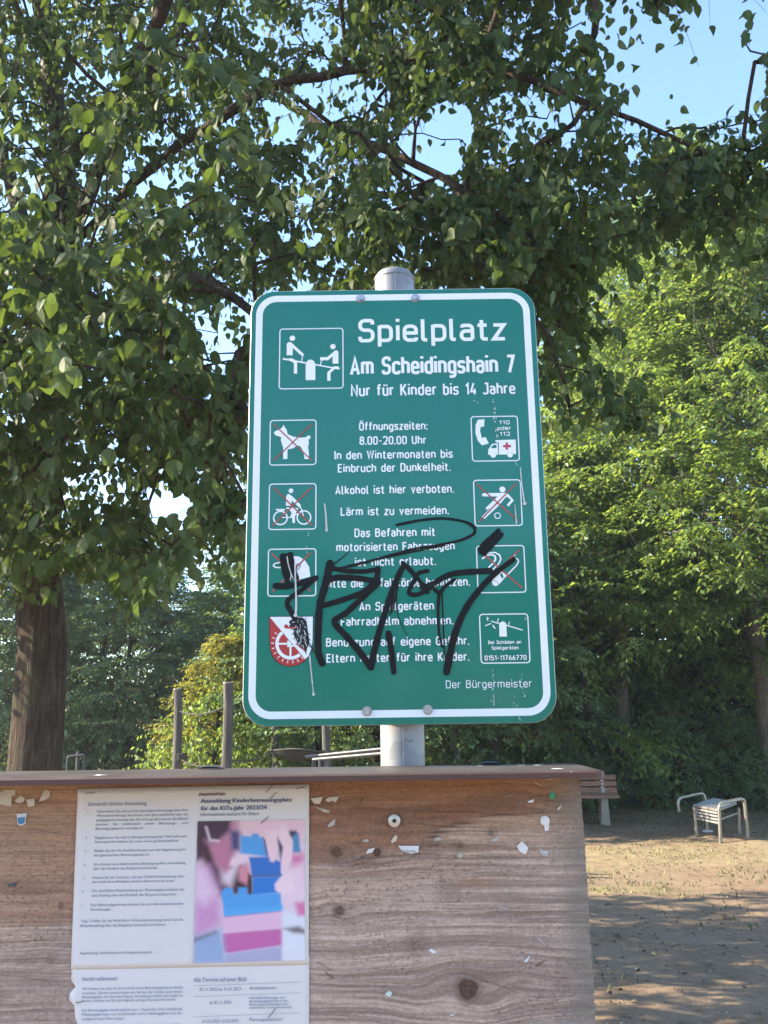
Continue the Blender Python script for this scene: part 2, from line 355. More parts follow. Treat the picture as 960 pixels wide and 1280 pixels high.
def grow(limbs, attract, step=.25, bend=.25, droop=0.0, r=None):
    """limbs: list of (pts, r0, r1) polylines making the fixed skeleton (first = trunk); attract (n,3). Returns nodes, parents, tips"""
    r = r or rng
    pos = []; par = []; fixr = []
    for li, (pts, r0, r1) in enumerate(limbs):
        pts = np.asarray(pts, float)
        seg = np.linalg.norm(np.diff(pts, axis=0), axis=1); tot = seg.sum(); cum = np.concatenate([[0], np.cumsum(seg)])
        m = max(3, int(tot / step)); s = np.linspace(0, tot, m)
        q = np.stack([np.interp(s, cum, pts[:, k]) for k in range(3)], 1)
        for k in range(3):
            q[1:-1, k] = .25 * q[:-2, k] + .5 * q[1:-1, k] + .25 * q[2:, k]
        q[1:-1] += (r.random((m - 2, 3)) - .5) * step * .16
        if pos:
            P = np.array(pos); p0 = int(np.argmin(((P - q[0]) ** 2).sum(1)))
        else: p0 = -1
        for j in range(m):
            par.append(p0 if j == 0 else len(pos) - 1); pos.append(q[j]); fixr.append(r0 + (r1 - r0) * j / (m - 1))
    P = np.zeros((len(pos) + len(attract) * 60, 3)); P[:len(pos)] = pos; cnt = len(pos)
    nfix = cnt; depth = list(np.zeros(cnt))
    base = np.array(pos)
    order = np.argsort([np.min(((base - a) ** 2).sum(1)) for a in attract])
    tips = []; tdir = []
    lo = min(max(3, int(len(limbs[0][0]) and 4)), cnt - 1)
    for idx in order:
        a = attract[idx]
        d = np.sqrt(((P[lo:cnt] - a) ** 2).sum(1)) + np.maximum(0, P[lo:cnt, 2] - a[2] + .1) * .6 + np.array(depth[lo:cnt]) * .12
        k = lo + int(np.argmin(d)); p0 = P[k]; L = np.linalg.norm(a - p0)
        if L < .05: continue
        m = max(2, min(50, int(L / step) + 1))
        side = r.normal(size=3) * bend * L * .5; c = (p0 + a) / 2 + side * .6 + np.array([0, 0, bend * L * .55])
        last = k
        for j in range(1, m + 1):
            t = j / m; q = (1 - t) ** 2 * p0 + 2 * t * (1 - t) * c + t * t * a
            if j < m: q = q + r.normal(size=3) * step * .06
            P[cnt] = q; par.append(last); depth.append(depth[k] + t * L); last = cnt; cnt += 1
        tips.append(last); dd = a - c; dd = dd / (np.linalg.norm(dd) + 1e-9); dd[2] -= droop; tdir.append(dd / np.linalg.norm(dd))
    P = P[:cnt]; par = np.array(par)
    w = np.zeros(cnt); w[tips] += 1
    for i in range(cnt - 1, -1, -1):
        if par[i] >= 0: w[par[i]] += w[i]
    rad = .0042 * np.maximum(w, 1) ** .47
    rad[:nfix] = np.maximum(np.array(fixr), rad[:nfix] * .6)
    return P, par, rad, np.array(tips), np.array(tdir), nfix

def sprays(P0, D0, twigs, per, length, leaf, droop=.4, spread=.9, r=None, flat=False):
    """twig sprays: returns twig segs (A,B) and leaf arrays"""
    r = r or rng
    n = len(P0)
    d = D0[:, None] + r.normal(size=(n, twigs, 3)) * spread * (np.array([1, 1, .25]) if flat else 1)
    d /= np.linalg.norm(d, axis=2)[..., None]
    L = length * r.uniform(.5, 1.25, (n, twigs))
    t = (np.arange(per) + .6) / per
    sag = np.array([0, 0, -1.0]) * droop
    pos = P0[:, None, None] + d[:, :, None] * (L[..., None] * t)[..., None] + sag * (L[..., None] * t ** 2)[..., None]
    A = pos[:, :, :-1:2].reshape(-1, 3)
    B = pos[:, :, 1::2][:, :, :A.shape[0] // (n * twigs)].reshape(-1, 3)
    st = np.broadcast_to(P0[:, None], (n, twigs, 3)).reshape(-1, 3); en = pos[:, :, per // 2].reshape(-1, 3); en2 = pos[:, :, -1].reshape(-1, 3)
    dd = d[:, :, None] + 2 * sag * t[None, None, :, None]
    dd = np.broadcast_to(dd, pos.shape)
    h = np.cross(d, np.array([0, 0, 1.0])); h /= np.linalg.norm(h, axis=2)[..., None] + 1e-9
    sgn = np.where(np.arange(per) % 2 == 0, 1.0, -1.0)
    if flat:
        ax = dd * .55 + h[:, :, None] * sgn[:, None] * .85 + np.array([0, 0, -.22]) + r.normal(size=pos.shape) * .16
        nm = np.array([0, 0, 1.0]) + r.normal(size=pos.shape) * .34
    else:
        ax = dd * .35 + h[:, :, None] * sgn[:, None] * .55 + np.array([0, 0, -.85]) + r.normal(size=pos.shape) * .3
        nm = np.array([0, 0, .75]) + dd * .5 + r.normal(size=pos.shape) * .55
    sz = leaf * (.42 + .85 * r.beta(1.6, 1.6, pos.shape[:3]))
    pos = pos.reshape(-1, 3)
    return (np.concatenate([st, en]), np.concatenate([en, en2])), (pos, ax.reshape(-1, 3), nm.reshape(-1, 3), sz.ravel())

def branch_mesh(name, P, par, rad, twig, twr=.0028, lo=0, sides=6):
    i = np.arange(len(P)); k = (par >= 0) & (i >= lo)
    V1, F1 = frusta(P[par[k]], P[k], np.minimum(rad[par[k]], rad[k] * 1.6), rad[k], sides)
    if twig is not None:
        A, B = twig; m = len(A); h = m // 2
        ra = np.concatenate([np.full(h, twr), np.full(m - h, twr * .7)])
        V2, F2 = frusta(A, B, ra, ra * .7, 3)
        V1 = np.concatenate([V1, V2]); F1 = np.concatenate([F1, F2 + len(V1) - len(V2)])
    return mk_mesh(name, V1, [F1], True)

# --- the big tree beside the board: limbs placed where they stand, 5 to 9 m off
TY = 7.6
def near_tree():
    base = at(42, 962, TY); bx, by = base[0], base[1]; b0 = np.array([bx, by, float(gz(bx, by)) - .1])
    t_top = at(70, 430, TY)
    root = empty('linden_tree', tuple(b0))
    trunk_pts = [b0, [bx + .0, by, 1.0], [bx + .005, by, 2.2], at(45, 700, TY), at(58, 560, TY), t_top]
    limbs = [(trunk_pts, .30, .16),
             ([t_top, at(90, 300, 7.5), at(70, 130, 7.4), at(40, -80, 7.2), at(30, -400, 7.2)], .125, .05),
             ([at(75, 420, TY), at(60, 240, 7.2), at(95, 180, 7.0), at(150, 135, 6.8), at(205, 70, 6.6), at(250, -20, 6.4), at(330, -200, 6.2)], .10, .04),
             ([at(72, 470, TY), at(140, 370, 7.0), at(215, 345, 6.4), at(265, 352, 6.0), at(315, 388, 5.7), at(370, 440, 5.5)], .075, .025),
             ([at(68, 440, TY), at(20, 250, 8.2), at(-20, 120, 8.8), at(-90, -60, 9.5)], .10, .04),
             ([at(60, 500, TY), at(-60, 330, 7.0), at(-220, 200, 6.2), at(-420, 60, 5.4)], .085, .03),
             ([at(95, 300, 7.5), at(210, 190, 6.6), at(330, 110, 6.0), at(470, 82, 5.6), at(600, 95, 5.2)], .026, .008),
             ([at(330, 110, 6.0), at(430, 170, 5.4), at(560, 220, 5.0), at(640, 290, 4.9), at(740, 330, 4.9)], .013, .005),
             ([at(470, 82, 5.6), at(560, 70, 5.3), at(690, 110, 5.0), at(820, 160, 5.0), at(930, 215, 5.1)], .012, .005),
             ([at(90, 300, 7.5), at(180, 60, 5.6), at(300, -220, 4.4), at(420, -700, 3.4)], .07, .02)]
    # where its foliage hangs, seen from the path: (polygon, depth range, clusters)
    def inside(px, py, poly):
        poly = np.array(poly, float); x1, y1 = poly[:, 0], poly[:, 1]; x2, y2 = np.roll(x1, -1), np.roll(y1, -1)
        c = np.zeros(len(px), bool)
        for a, b, e, g in zip(x1, y1, x2, y2):
            hit = ((b > py) != (g > py)) & (px < (e - a) * (py - b) / (g - b + 1e-12) + a); c ^= hit
        return c
    regions = [([(-260, -260), (500, -260), (480, 300), (330, 360), (318, 560), (318, 680), (280, 715), (150, 735), (60, 700), (-260, 700)], (5.4, 9.2), 760),
               ([(-160, 250), (300, 380), (310, 690), (200, 730), (60, 690), (-160, 680)], (3.7, 5.6), 120),
               ([(0, 40), (300, 60), (310, 330), (200, 480), (0, 500)], (3.1, 4.4), 26),
               ([(440, -240), (800, -240), (730, 0), (740, 120), (800, 160), (860, 190), (880, 250), (830, 275), (770, 300), (700, 330), (650, 300), (500, 335), (440, 330)], (4.4, 6.6), 270),
               ([(420, 230), (700, 250), (690, 350), (420, 352)], (4.6, 6.6), 46),
               ([(670, 478), (805, 492), (790, 530), (690, 528)], (4.5, 5.0), 9),
               ([(640, 300), (720, 320), (730, 420), (690, 490), (650, 400)], (4.8, 6.2), 26),
               ([(800, 160), (990, 230), (990, 320), (860, 290)], (4.8, 6.0), 20),
               ([(690, -200), (980, -200), (960, 10), (860, 30), (790, 15), (740, 120), (690, 120)], (4.6, 5.6), 40),
               ([(930, 30), (1100, 0), (1100, 90), (935, 85)], (4.6, 5.2), 12),
               ([(820, 150), (990, 120), (990, 210), (860, 200)], (4.7, 5.8), 14)]
    r = np.random.default_rng(11); pts = []
    for poly, (d0, d1), cnt in regions:
        q = np.array(poly, float); lo, hi = q.min(0), q.max(0); got = 0
        while got < cnt:
            px = r.uniform(lo[0], hi[0], 400); py = r.uniform(lo[1], hi[1], 400); k = inside(px, py, poly)
            px, py = px[k][:cnt - got], py[k][:cnt - got]; Y = r.uniform(d0, d1, len(px)); pts.append(at(px, py, Y)); got += len(px)
    c = np.array([bx, by, 6.6])                               # the rest of the crown, around and above the trunk
    u = r.normal(size=(900, 3)); u /= np.linalg.norm(u, axis=1)[:, None]; q = c + u * (r.random(900) ** .4)[:, None] * np.array([4.6, 5.2, 4.2])
    px, py, z = proj(q); out = ~((z > 0) & (px > -200) & (px < 1050) & (py > -200) & (py < 1350)) & (q[:, 2] > 3.0)
    pts.append(q[out][:320])
    pts = np.concatenate(pts); pts = pts[pts[:, 2] > 2.0]
    px, py, z = proj(pts)
    for gx, gy, ax, ay in ((885, 105, 70, 42), (790, 60, 40, 34), (540, 180, 34, 30), (212, 630, 42, 20), (430, 118, 34, 20)): pts = pts[~((z > 0) & (((px - gx) / ax) ** 2 + ((py - gy) / ay) ** 2 < 1))]; px, py, z = proj(pts)
    P, par, rad, tips, td, nfix = grow(limbs, pts, .22, .22, .3, r)
    g1_ = par[par[tips]]; g2_ = par[par[g1_]]; org = np.concatenate([tips, g1_[g1_ >= nfix], g2_[g2_ >= nfix]]); od = np.concatenate([td, td[g1_ >= nfix], td[g2_ >= nfix]])
    org, ui = np.unique(org, return_index=True); od = od[ui]; od = od * .6 + r.normal(size=od.shape) * .35; od[:, 2] *= .6
    tw, (lp, la, ln, ls) = sprays(P[org], od, 4, 9, .40, .086, .35, .9, r)
    # keep the gaps of sky that this crown leaves open
    px, py, z = proj(lp + la * (ls * .5)[:, None] / (np.linalg.norm(la, axis=1)[:, None] + 1e-9))
    gaps = [(540, 185, 36, 34, .95), (560, 160, 30, 28, .9), (430, 118, 46, 30, .75), (395, 70, 30, 22, .6), (690, 160, 30, 26, .85), (640, 140, 45, 22, .7), (885, 100, 62, 44, .95), (795, 55, 42, 36, .8),
            (760, 15, 40, 30, .8), (940, 30, 60, 26, .9), (850, 150, 40, 22, .5), (410, 25, 22, 24, .7), (450, 190, 26, 18, .6), (215, 632, 26, 12, .95), (190, 620, 14, 10, .8), (25, 230, 28, 42, .6), (10, 170, 20, 24, .6),
            (215, 170, 18, 22, .6), (280, 445, 24, 22, .7), (150, 560, 22, 16, .5), (240, 520, 18, 22, .5), (120, 600, 20, 14, .5), (20, 400, 24, 14, .6), (300, 380, 20, 12, .6)]
    drop = np.zeros(len(lp), bool); rr = r.random(len(lp))
    for gx, gy, ax, ay, pr in gaps:
        ax, ay = ax * 1.15 + 3, ay * 1.15 + 3
        e = ((px - gx) / ax) ** 2 + ((py - gy) / ay) ** 2; drop |= (z > 0) & (e < 1) & (rr < pr)
    edge = 745 + 28 * np.sin(px * .045) + 14 * np.sin(px * .13)
    drop |= (z > 0) & (px > -60) & (px < 320) & (py > edge)
    drop |= (z > 0) & (px >= 320) & (px < 640) & (py > 500)
    drop |= (px > 640) & (px < 1100) & (py > 540) & (z > 0)
    drop |= lp[:, 2] < 1.9
    keep = ~drop
    lp, la, ln, ls = lp[keep], la[keep], ln[keep], ls[keep]
    kt = keep.reshape(-1, 9).mean(1) > .6; kt = np.concatenate([kt, kt]); tw = (tw[0][kt], tw[1][kt])
    rnd = np.clip(r.beta(2, 2.2, len(lp)), 0, 1)
    cr = leaves_mesh('crown', lp - b0, la, ln, ls, rnd, True)
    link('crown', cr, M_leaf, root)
    pb = P - b0
    # trunk with flutes: first limb only, continuous
    m = MB(); nt_ = 0
    k0 = 0
    zs = np.linspace(0, float(t_top[2] - b0[2]), 40); tp = np.array(trunk_pts) - b0
    n = 28; V = []
    for i, z_ in enumerate(zs):
        cx = np.interp(z_, tp[:, 2], tp[:, 0]); cy = np.interp(z_, tp[:, 2], tp[:, 1])
        R = np.interp(z_, [0, .35, 1.0, 2.6, 3.4, zs[-1]], [.36, .245, .212, .20, .185, .15])
        for k in range(n):
            th = 2 * math.pi * k / n; rr_ = R * (1 + .035 * math.sin(5 * th + z_ * .6) + .03 * math.sin(9 * th - z_) + .02 * math.sin(17 * th + 2 * z_))
            V.append((cx + rr_ * math.cos(th), cy + rr_ * math.sin(th), z_))
    Fq = [(i * n + k, i * n + (k + 1) % n, (i + 1) * n + (k + 1) % n, (i + 1) * n + k) for i in range(len(zs) - 1) for k in range(n)]
    me = mk_mesh('trunk', V, [np.array(Fq)], True); link('trunk', me, M_bark, root)
    ntr = int(max(3, np.linalg.norm(np.diff(np.array(trunk_pts), axis=0), axis=1).sum() / .22))
    bm = branch_mesh('branches', pb, par, rad, (tw[0] - b0, tw[1] - b0), .0026, ntr)
    link('branches', bm, M_bark, root)
    tag(root, 'big broad-leaved tree with a dark thick trunk whose leafy boughs overhang the sign', 'tree')
    return len(lp)
print('near leaves', near_tree())

# --- other trees: three kinds grown once, then copied
def make_tree(name, height, crown_lo, rx, clusters, leaf, trunk_r, mat, bark, seed, lean=(0, 0), per=10, twigs=5, spray=.6, layered=True, shape=.5, bare=False):
    r = np.random.default_rng(seed)
    root = empty(name, (0, 0, 0))
    nseg = 7; tr = [np.array([lean[0] * t ** 1.5 * height + .12 * math.sin(t * 5 + seed), lean[1] * t * height + .1 * math.cos(t * 4 + seed) - .1, t * height * .93 - .15]) for t in np.linspace(0, 1, nseg)]
    tr[0][:2] = tr[1][:2] - (tr[2][:2] - tr[1][:2]) * .5
    t = r.random(clusters * 3); z = crown_lo + (height - crown_lo) * t
    prof = np.sin(np.clip(t, 0, 1) ** shape * math.pi * .96 + .12) ** .7
    rad = rx * prof * np.sqrt(r.random(len(t))) ** .75; a = r.uniform(0, 2 * math.pi, len(t))
    lump = .62 + .75 * fbm(np.cos(a) * 1.4 + z * .45, np.sin(a) * 1.4 + 7, seed + 3, 3)
    if layered: z = np.round(z / .75 + .35 * np.sin(a * 2 + seed)) * .75 + r.normal(size=len(t)) * .13 - .06 * rad ** 1.3
    q = np.stack([rad * np.cos(a) * lump, rad * np.sin(a) * lump, z], 1)
    cx = np.interp(q[:, 2], [p[2] for p in tr], [p[0] for p in tr]); cy = np.interp(q[:, 2], [p[2] for p in tr], [p[1] for p in tr])
    q[:, 0] += cx; q[:, 1] += cy
    keep = fbm(q[:, 0] * .55 + 3, q[:, 2] * .7 + q[:, 1] * .4, seed + 9, 3) > .40
    q = q[keep & (q[:, 2] > crown_lo * .8)][:clusters]
    P, par, rd, tips, td, nfix = grow([(tr, trunk_r, trunk_r * .18)], q, .42, .16, .25, r)
    tw, (lp, la, ln, ls) = sprays(P[tips], td, twigs, per, spray, leaf, .18, .8, r, layered)
    rnd = np.clip(r.beta(2, 2, len(lp)) * .8 + .2 * np.repeat(r.random(len(tips)), twigs * per), 0, 1)
    link('crown', leaves_mesh('crown', lp, la, ln, ls, rnd, False), mat, root)
    i = np.arange(len(P)); ntr = nfix
    zs = np.linspace(0, 1, 26); n = 14; V = []
    tp = np.array([P[j] for j in range(nfix)])
    for t_ in zs:
        j = t_ * (nfix - 1); j0 = int(min(j, nfix - 2)); c = tp[j0] + (tp[j0 + 1] - tp[j0]) * (j - j0)
        R = trunk_r * (1 - .82 * t_) * (1 + .45 * math.exp(-t_ * 26))
        for k in range(n):
            th = 2 * math.pi * k / n; rr = R * (1 + .05 * math.sin(4 * th + 3 * t_) + .03 * math.sin(7 * th - 4 * t_)); V.append((c[0] + rr * math.cos(th), c[1] + rr * math.sin(th), c[2]))
    Fq = [(a_ * n + k, a_ * n + (k + 1) % n, (a_ + 1) * n + (k + 1) % n, (a_ + 1) * n + k) for a_ in range(len(zs) - 1) for k in range(n)]
    link('trunk', mk_mesh('trunk', V, [np.array(Fq)], True), bark, root)
    link('branches', branch_mesh('branches', P, par, rd, tw, .004, ntr, 5), bark, root)
    return root
def copy_thing(o, loc, rz=0, sc=1.0, mats=None):
    c = o.copy(); COL.objects.link(c); c.location = loc; c.rotation_euler = (0, 0, rz); c.scale = (sc, sc, sc)
    for ch in o.children:
        d = ch.copy(); COL.objects.link(d); d.parent = c
        if mats and ch.name.split('.')[0] in mats:
            d.material_slots[0].link = 'OBJECT'; d.material_slots[0].material = mats[ch.name.split('.')[0]]
    return c
def on_ground(px, Y, dz=0):
    p = at(px, 900, Y); return (float(p[0]), float(p[1]), float(gz(p[0], p[1])) + dz)

G_LIT, G_WOOD, G_BUSH = 'sunlit trees on the right', 'trees of the wood behind the playground', 'bushes at the edge of the wood'
A = make_tree('hornbeam_tree', 14.5, 4.3, 4.3, 820, .125, .21, M_leaf_lit, M_bark_pale, 21, (-.035, .0), 10, 5, .72)
B = make_tree('hornbeam_tree', 13.0, 3.0, 3.7, 760, .125, .34, M_leaf_lit, M_bark_dark, 22, (.01, .01), 10, 5, .72)
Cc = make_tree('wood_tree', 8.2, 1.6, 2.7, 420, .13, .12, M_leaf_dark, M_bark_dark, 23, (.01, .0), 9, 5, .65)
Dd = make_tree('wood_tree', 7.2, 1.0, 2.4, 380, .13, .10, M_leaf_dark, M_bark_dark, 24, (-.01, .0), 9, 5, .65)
M_leaf_bush = leaf_mat('undergrowth_leaf', (.07, .14, .065), (.12, .22, .10), (.20, .30, .125), (.32, .43, .11), .38)  # wood leaf with lighter colours, making up for skylight the crowns block
Bu = make_tree('bush', 2.6, .1, 1.5, 190, .10, .03, M_leaf_bush, M_bark_dark, 25, (.0, .0), 8, 5, .45, False, .8)

A.location = on_ground(950, 16.5); A.scale = (.9,) * 3; A.rotation_euler = (0, 0, .5); tag(A, 'tall sunlit tree with a slender pale trunk right of the metal chair', 'tree', G_LIT)
B.location = on_ground(885, 19.0); tag(B, 'tall tree with a thick dark trunk standing behind the metal chair', 'tree', G_LIT)
for px, Y, rz, sc, src, lab in [(770, 17.5, 2.1, .82, A, 'sunlit spreading tree behind the bench whose boughs reach the sign edge'),
                                (1080, 15.0, 4.0, .95, B, 'sunlit tree at the right edge of the photo with boughs hanging in from the side'),
                                (738, 16.4, 2.9, .98, Dd, 'lower tree with boughs drooping low behind the bench'),
                                (840, 24.0, 1.2, 1.05, A, 'tall tree rising behind the thick-trunked tree'),
                                (1015, 18.6, 5.2, 1.1, B, 'tallest tree, behind the slender pale trunk at the right edge')]:
    c = copy_thing(src, on_ground(px, Y), rz, sc, {'trunk': M_bark_pale if src is A else M_bark_dark, 'crown': M_leaf_lit}); tag(c, lab, 'tree', G_LIT)
wood = [(120, 22, .3, .86, Cc), (25, 21, 1.4, .9, Dd), (-70, 20, 2.5, 1.05, Cc), (160, 19.5, 3.6, .78, Dd), (205, 26, 4.7, .88, Dd), (295, 23, 5.8, .8, Cc), (350, 21, .9, 1.0, Dd), (430, 22, 2.0, 1.02, Cc), (505, 21, 3.1, 1.0, Dd), (470, 15.5, 1.1, .8, Cc), (560, 16.5, 2.6, .84, Dd), (620, 15.5, .4, .76, Cc), (400, 14.5, 3.3, .72, Dd),  # nearest ones, unseen behind the sign, are added to shade the right-hand trees
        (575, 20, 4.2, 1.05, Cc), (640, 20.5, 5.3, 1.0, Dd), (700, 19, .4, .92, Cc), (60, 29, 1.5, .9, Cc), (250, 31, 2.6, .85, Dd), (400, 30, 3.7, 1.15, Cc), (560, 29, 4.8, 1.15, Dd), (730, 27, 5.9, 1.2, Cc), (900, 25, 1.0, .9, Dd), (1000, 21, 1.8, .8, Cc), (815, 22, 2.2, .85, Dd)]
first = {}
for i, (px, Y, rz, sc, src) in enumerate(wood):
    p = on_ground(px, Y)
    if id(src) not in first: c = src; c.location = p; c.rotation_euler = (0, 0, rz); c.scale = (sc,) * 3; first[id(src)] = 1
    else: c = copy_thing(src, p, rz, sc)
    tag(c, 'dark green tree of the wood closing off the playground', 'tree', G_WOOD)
GB = copy_thing(Dd, on_ground(272, 14.6), 2.0, .43, {'crown': M_leaf_sun_gold}); tag(GB, 'golden sunlit young tree between the two wooden posts and the sign', 'tree')
bush = [(700, 16.6, .7, .5), (835, 16.9, 2.2, .55), (905, 17.2, 1.2, .6), (965, 16.4, 3.9, .5), (730, 17.5, 0, .8), (790, 18.5, 1, .95), (850, 18.2, 2, .85), (915, 19, 3, 1.0), (975, 18, 4, .9), (680, 18, 5, .95), (620, 18.5, .6, 1.0), (560, 18, 1.7, .95), (500, 18, 2.8, 1.0), (440, 18.5, 3.9, .9), (385, 19, 5, 1.0),
        (330, 18.4, .2, .9), (190, 20, 1.3, 1.0), (130, 19.5, 2.4, 1.0), (60, 20, 3.5, 1.0), (0, 19, 4.6, 1.1), (1040, 19, 2.9, 1.1), (760, 21, 2.9, 1.4), (880, 22, .9, 1.5), (950, 23, 3.3, 1.5), (660, 22, 1.1, 1.4)]
for i, (px, Y, rz, sc) in enumerate(bush):
    p = on_ground(px, Y)
    if i == 0: c = Bu; c.location = p; c.rotation_euler = (0, 0, rz); c.scale = (sc,) * 3
    else: c = copy_thing(Bu, p, rz, sc)
    tag(c, 'dark leafy bush in the undergrowth along the edge of the wood', 'bush', G_BUSH)
gb = copy_thing(Bu, on_ground(270, 14.0), 1.0, .8, {'crown': M_leaf_lit}); tag(gb, 'low bright yellow-green bush lit by the sun at the foot of the posts', 'bush')

# trees behind the photographer and off to the left: they shade the clearing and stand in the sign's gloss
for x, y, rz, sc, src in [(-16, -31, 1, 1.1, Cc), (-9, -34, 2, 1.2, Dd), (-3, -32, 3, 1.1, Cc), (3, -34, 4, 1.2, Dd), (9, -32, 5, 1.1, Cc), (15, -33, 5, 1.1, Dd), (-12, -29, .5, 1.0, Dd), (-6, -30, 1.7, 1.0, Cc), (0, -29, 2.2, 1.0, Dd), (6, -30, 3.1, 1.0, Cc), (12, -29, 4.2, 1.0, Dd), (-20, -30, .1, 1.1, Cc), (19, -30, .9, 1.1, Cc), (-14, 8.5, .5, .9, Dd)]:
    c = copy_thing(src, (x, y, float(gz(x, y))), rz, sc); tag(c, 'dark green tree of the wood closing off the playground', 'tree', G_WOOD)

# ------------------------------------------------------------------ the air of the late-summer morning
def haze():
    m = bpy.data.meshes.new('haze'); x0, x1, y0, y1, z0, z1 = -70, 70, -60, 90, -1.6, 24
    v = [(x, y, z) for x in (x0, x1) for y in (y0, y1) for z in (z0, z1)]; m.from_pydata(v, [], [(0, 1, 3, 2), (4, 6, 7, 5), (0, 4, 5, 1), (2, 3, 7, 6), (0, 2, 6, 4), (1, 5, 7, 3)]); m.update()
    mat = bpy.data.materials.new('pale_air'); mat.use_nodes = True; t = mat.node_tree; t.nodes.clear(); o = t.nodes.new('ShaderNodeOutputMaterial'); p = t.nodes.new('ShaderNodeVolumePrincipled')
    p.inputs['Color'].default_value = (.86, .92, 1, 1); p.inputs['Density'].default_value = HAZE; p.inputs['Anisotropy'].default_value = .35; t.links.new(p.outputs[0], o.inputs[1])
    tag(link('haze', m, mat), 'thin pale morning haze in the clearing', 'haze', kind='stuff')
HAZE = 0.0012
haze()

# ------------------------------------------------------------------ flat drawing: ribbons, rounded paths, a stroke alphabet
def fillet(pts, closed=False, seg=5):
    """[(x, y, r)] -> polyline with rounded corners"""
    pts = [(p[0], p[1], p[2] if len(p) > 2 else 0.0) for p in pts]; n = len(pts); out = []
    for i, (x, y, r) in enumerate(pts):
        if r <= 0 or (not closed and i in (0, n - 1)): out.append((x, y)); continue
        a = np.array(pts[i - 1][:2]); b = np.array((x, y)); c = np.array(pts[(i + 1) % n][:2])
        d1 = a - b; d2 = c - b; l1 = np.linalg.norm(d1); l2 = np.linalg.norm(d2)
        if l1 < 1e-9 or l2 < 1e-9: out.append((x, y)); continue
        d1 /= l1; d2 /= l2; ang = math.acos(max(-1, min(1, float(d1 @ d2))))
        t = min(r / max(math.tan(ang / 2), 1e-6), l1 * .5, l2 * .5); rr = t * math.tan(ang / 2)
        bis = d1 + d2; nb = np.linalg.norm(bis)
        if nb < 1e-6: out.append((x, y)); continue
        c0 = b + bis / nb * (rr / math.sin(ang / 2)); p = b + d1 * t; q = b + d2 * t
        a0 = math.atan2(*(p - c0)[::-1]); a1 = math.atan2(*(q - c0)[::-1]); da = (a1 - a0 + math.pi) % (2 * math.pi) - math.pi
        for k in range(seg + 1):
            th = a0 + da * k / seg; out.append((c0[0] + rr * math.cos(th), c0[1] + rr * math.sin(th)))
    res = [out[0]]
    for p in out[1:]:
        if (p[0] - res[-1][0]) ** 2 + (p[1] - res[-1][1]) ** 2 > 1e-16: res.append(p)
    if closed and len(res) > 2 and (res[0][0] - res[-1][0]) ** 2 + (res[0][1] - res[-1][1]) ** 2 < 1e-16: res.pop()
    return np.array(res)
def ribbon(p, w, closed=False, ends=False):
    p = np.asarray(p, float); n = len(p); w = np.broadcast_to(np.asarray(w, float), (n,)) / 2
    nx = np.roll(p, -1, 0) - p; nx /= np.linalg.norm(nx, axis=1)[:, None] + 1e-12
    if not closed: nx[-1] = nx[-2]
    pv = np.roll(nx, 1, 0)
    if not closed: pv[0] = nx[0]
    n1 = np.stack([-pv[:, 1], pv[:, 0]], 1); n2 = np.stack([-nx[:, 1], nx[:, 0]], 1); m = n1 + n2; m /= np.linalg.norm(m, axis=1)[:, None] + 1e-12
    k = 1 / np.clip((m * n2).sum(1), .45, 1); off = m * (w * k)[:, None]
    v = np.concatenate([p + off, p - off]); f = [(i, i + 1, n + i + 1, n + i) for i in range(n - 1)]
    if closed: f.append((n - 1, 0, n, 2 * n - 1))
    if ends:
        v = list(map(tuple, v))
        for j, d in ((0, -nx[0]), (n - 1, nx[-1])):
            a0 = math.atan2(d[1], d[0]); c = len(v); arc = [(p[j][0] + w[j] * math.cos(a0 + t), p[j][1] + w[j] * math.sin(a0 + t)) for t in np.linspace(-math.pi / 2, math.pi / 2, 7)]
            v += arc; f.append(tuple(range(c, c + 7)))
        v = np.array(v)
    return v, f

class Flat:
    """flat shapes on an upright board that faces -Y; uv are metres across and up"""
    def __init__(s, Y): s.Y = Y; s.m = MB(); s.o = 0.0
    def put(s, v, f, z=0.0):
        s.m.add([(p[0], s.Y - z - s.o, p[1]) for p in v], f); s.o += 1.5e-5
    def line(s, pts, w, z, closed=False, ends=False): s.put(*ribbon(pts, w, closed, ends), z)
    def poly(s, pts, z):
        s.put(pts, [tuple(range(len(pts)))], z)
    def disc(s, c, r, z, n=20): s.poly([(c[0] + r * math.cos(2 * math.pi * k / n), c[1] + r * math.sin(2 * math.pi * k / n)) for k in range(n)], z)
    def build(s, name, mat, parent): return s.m.build(name, mat, parent)

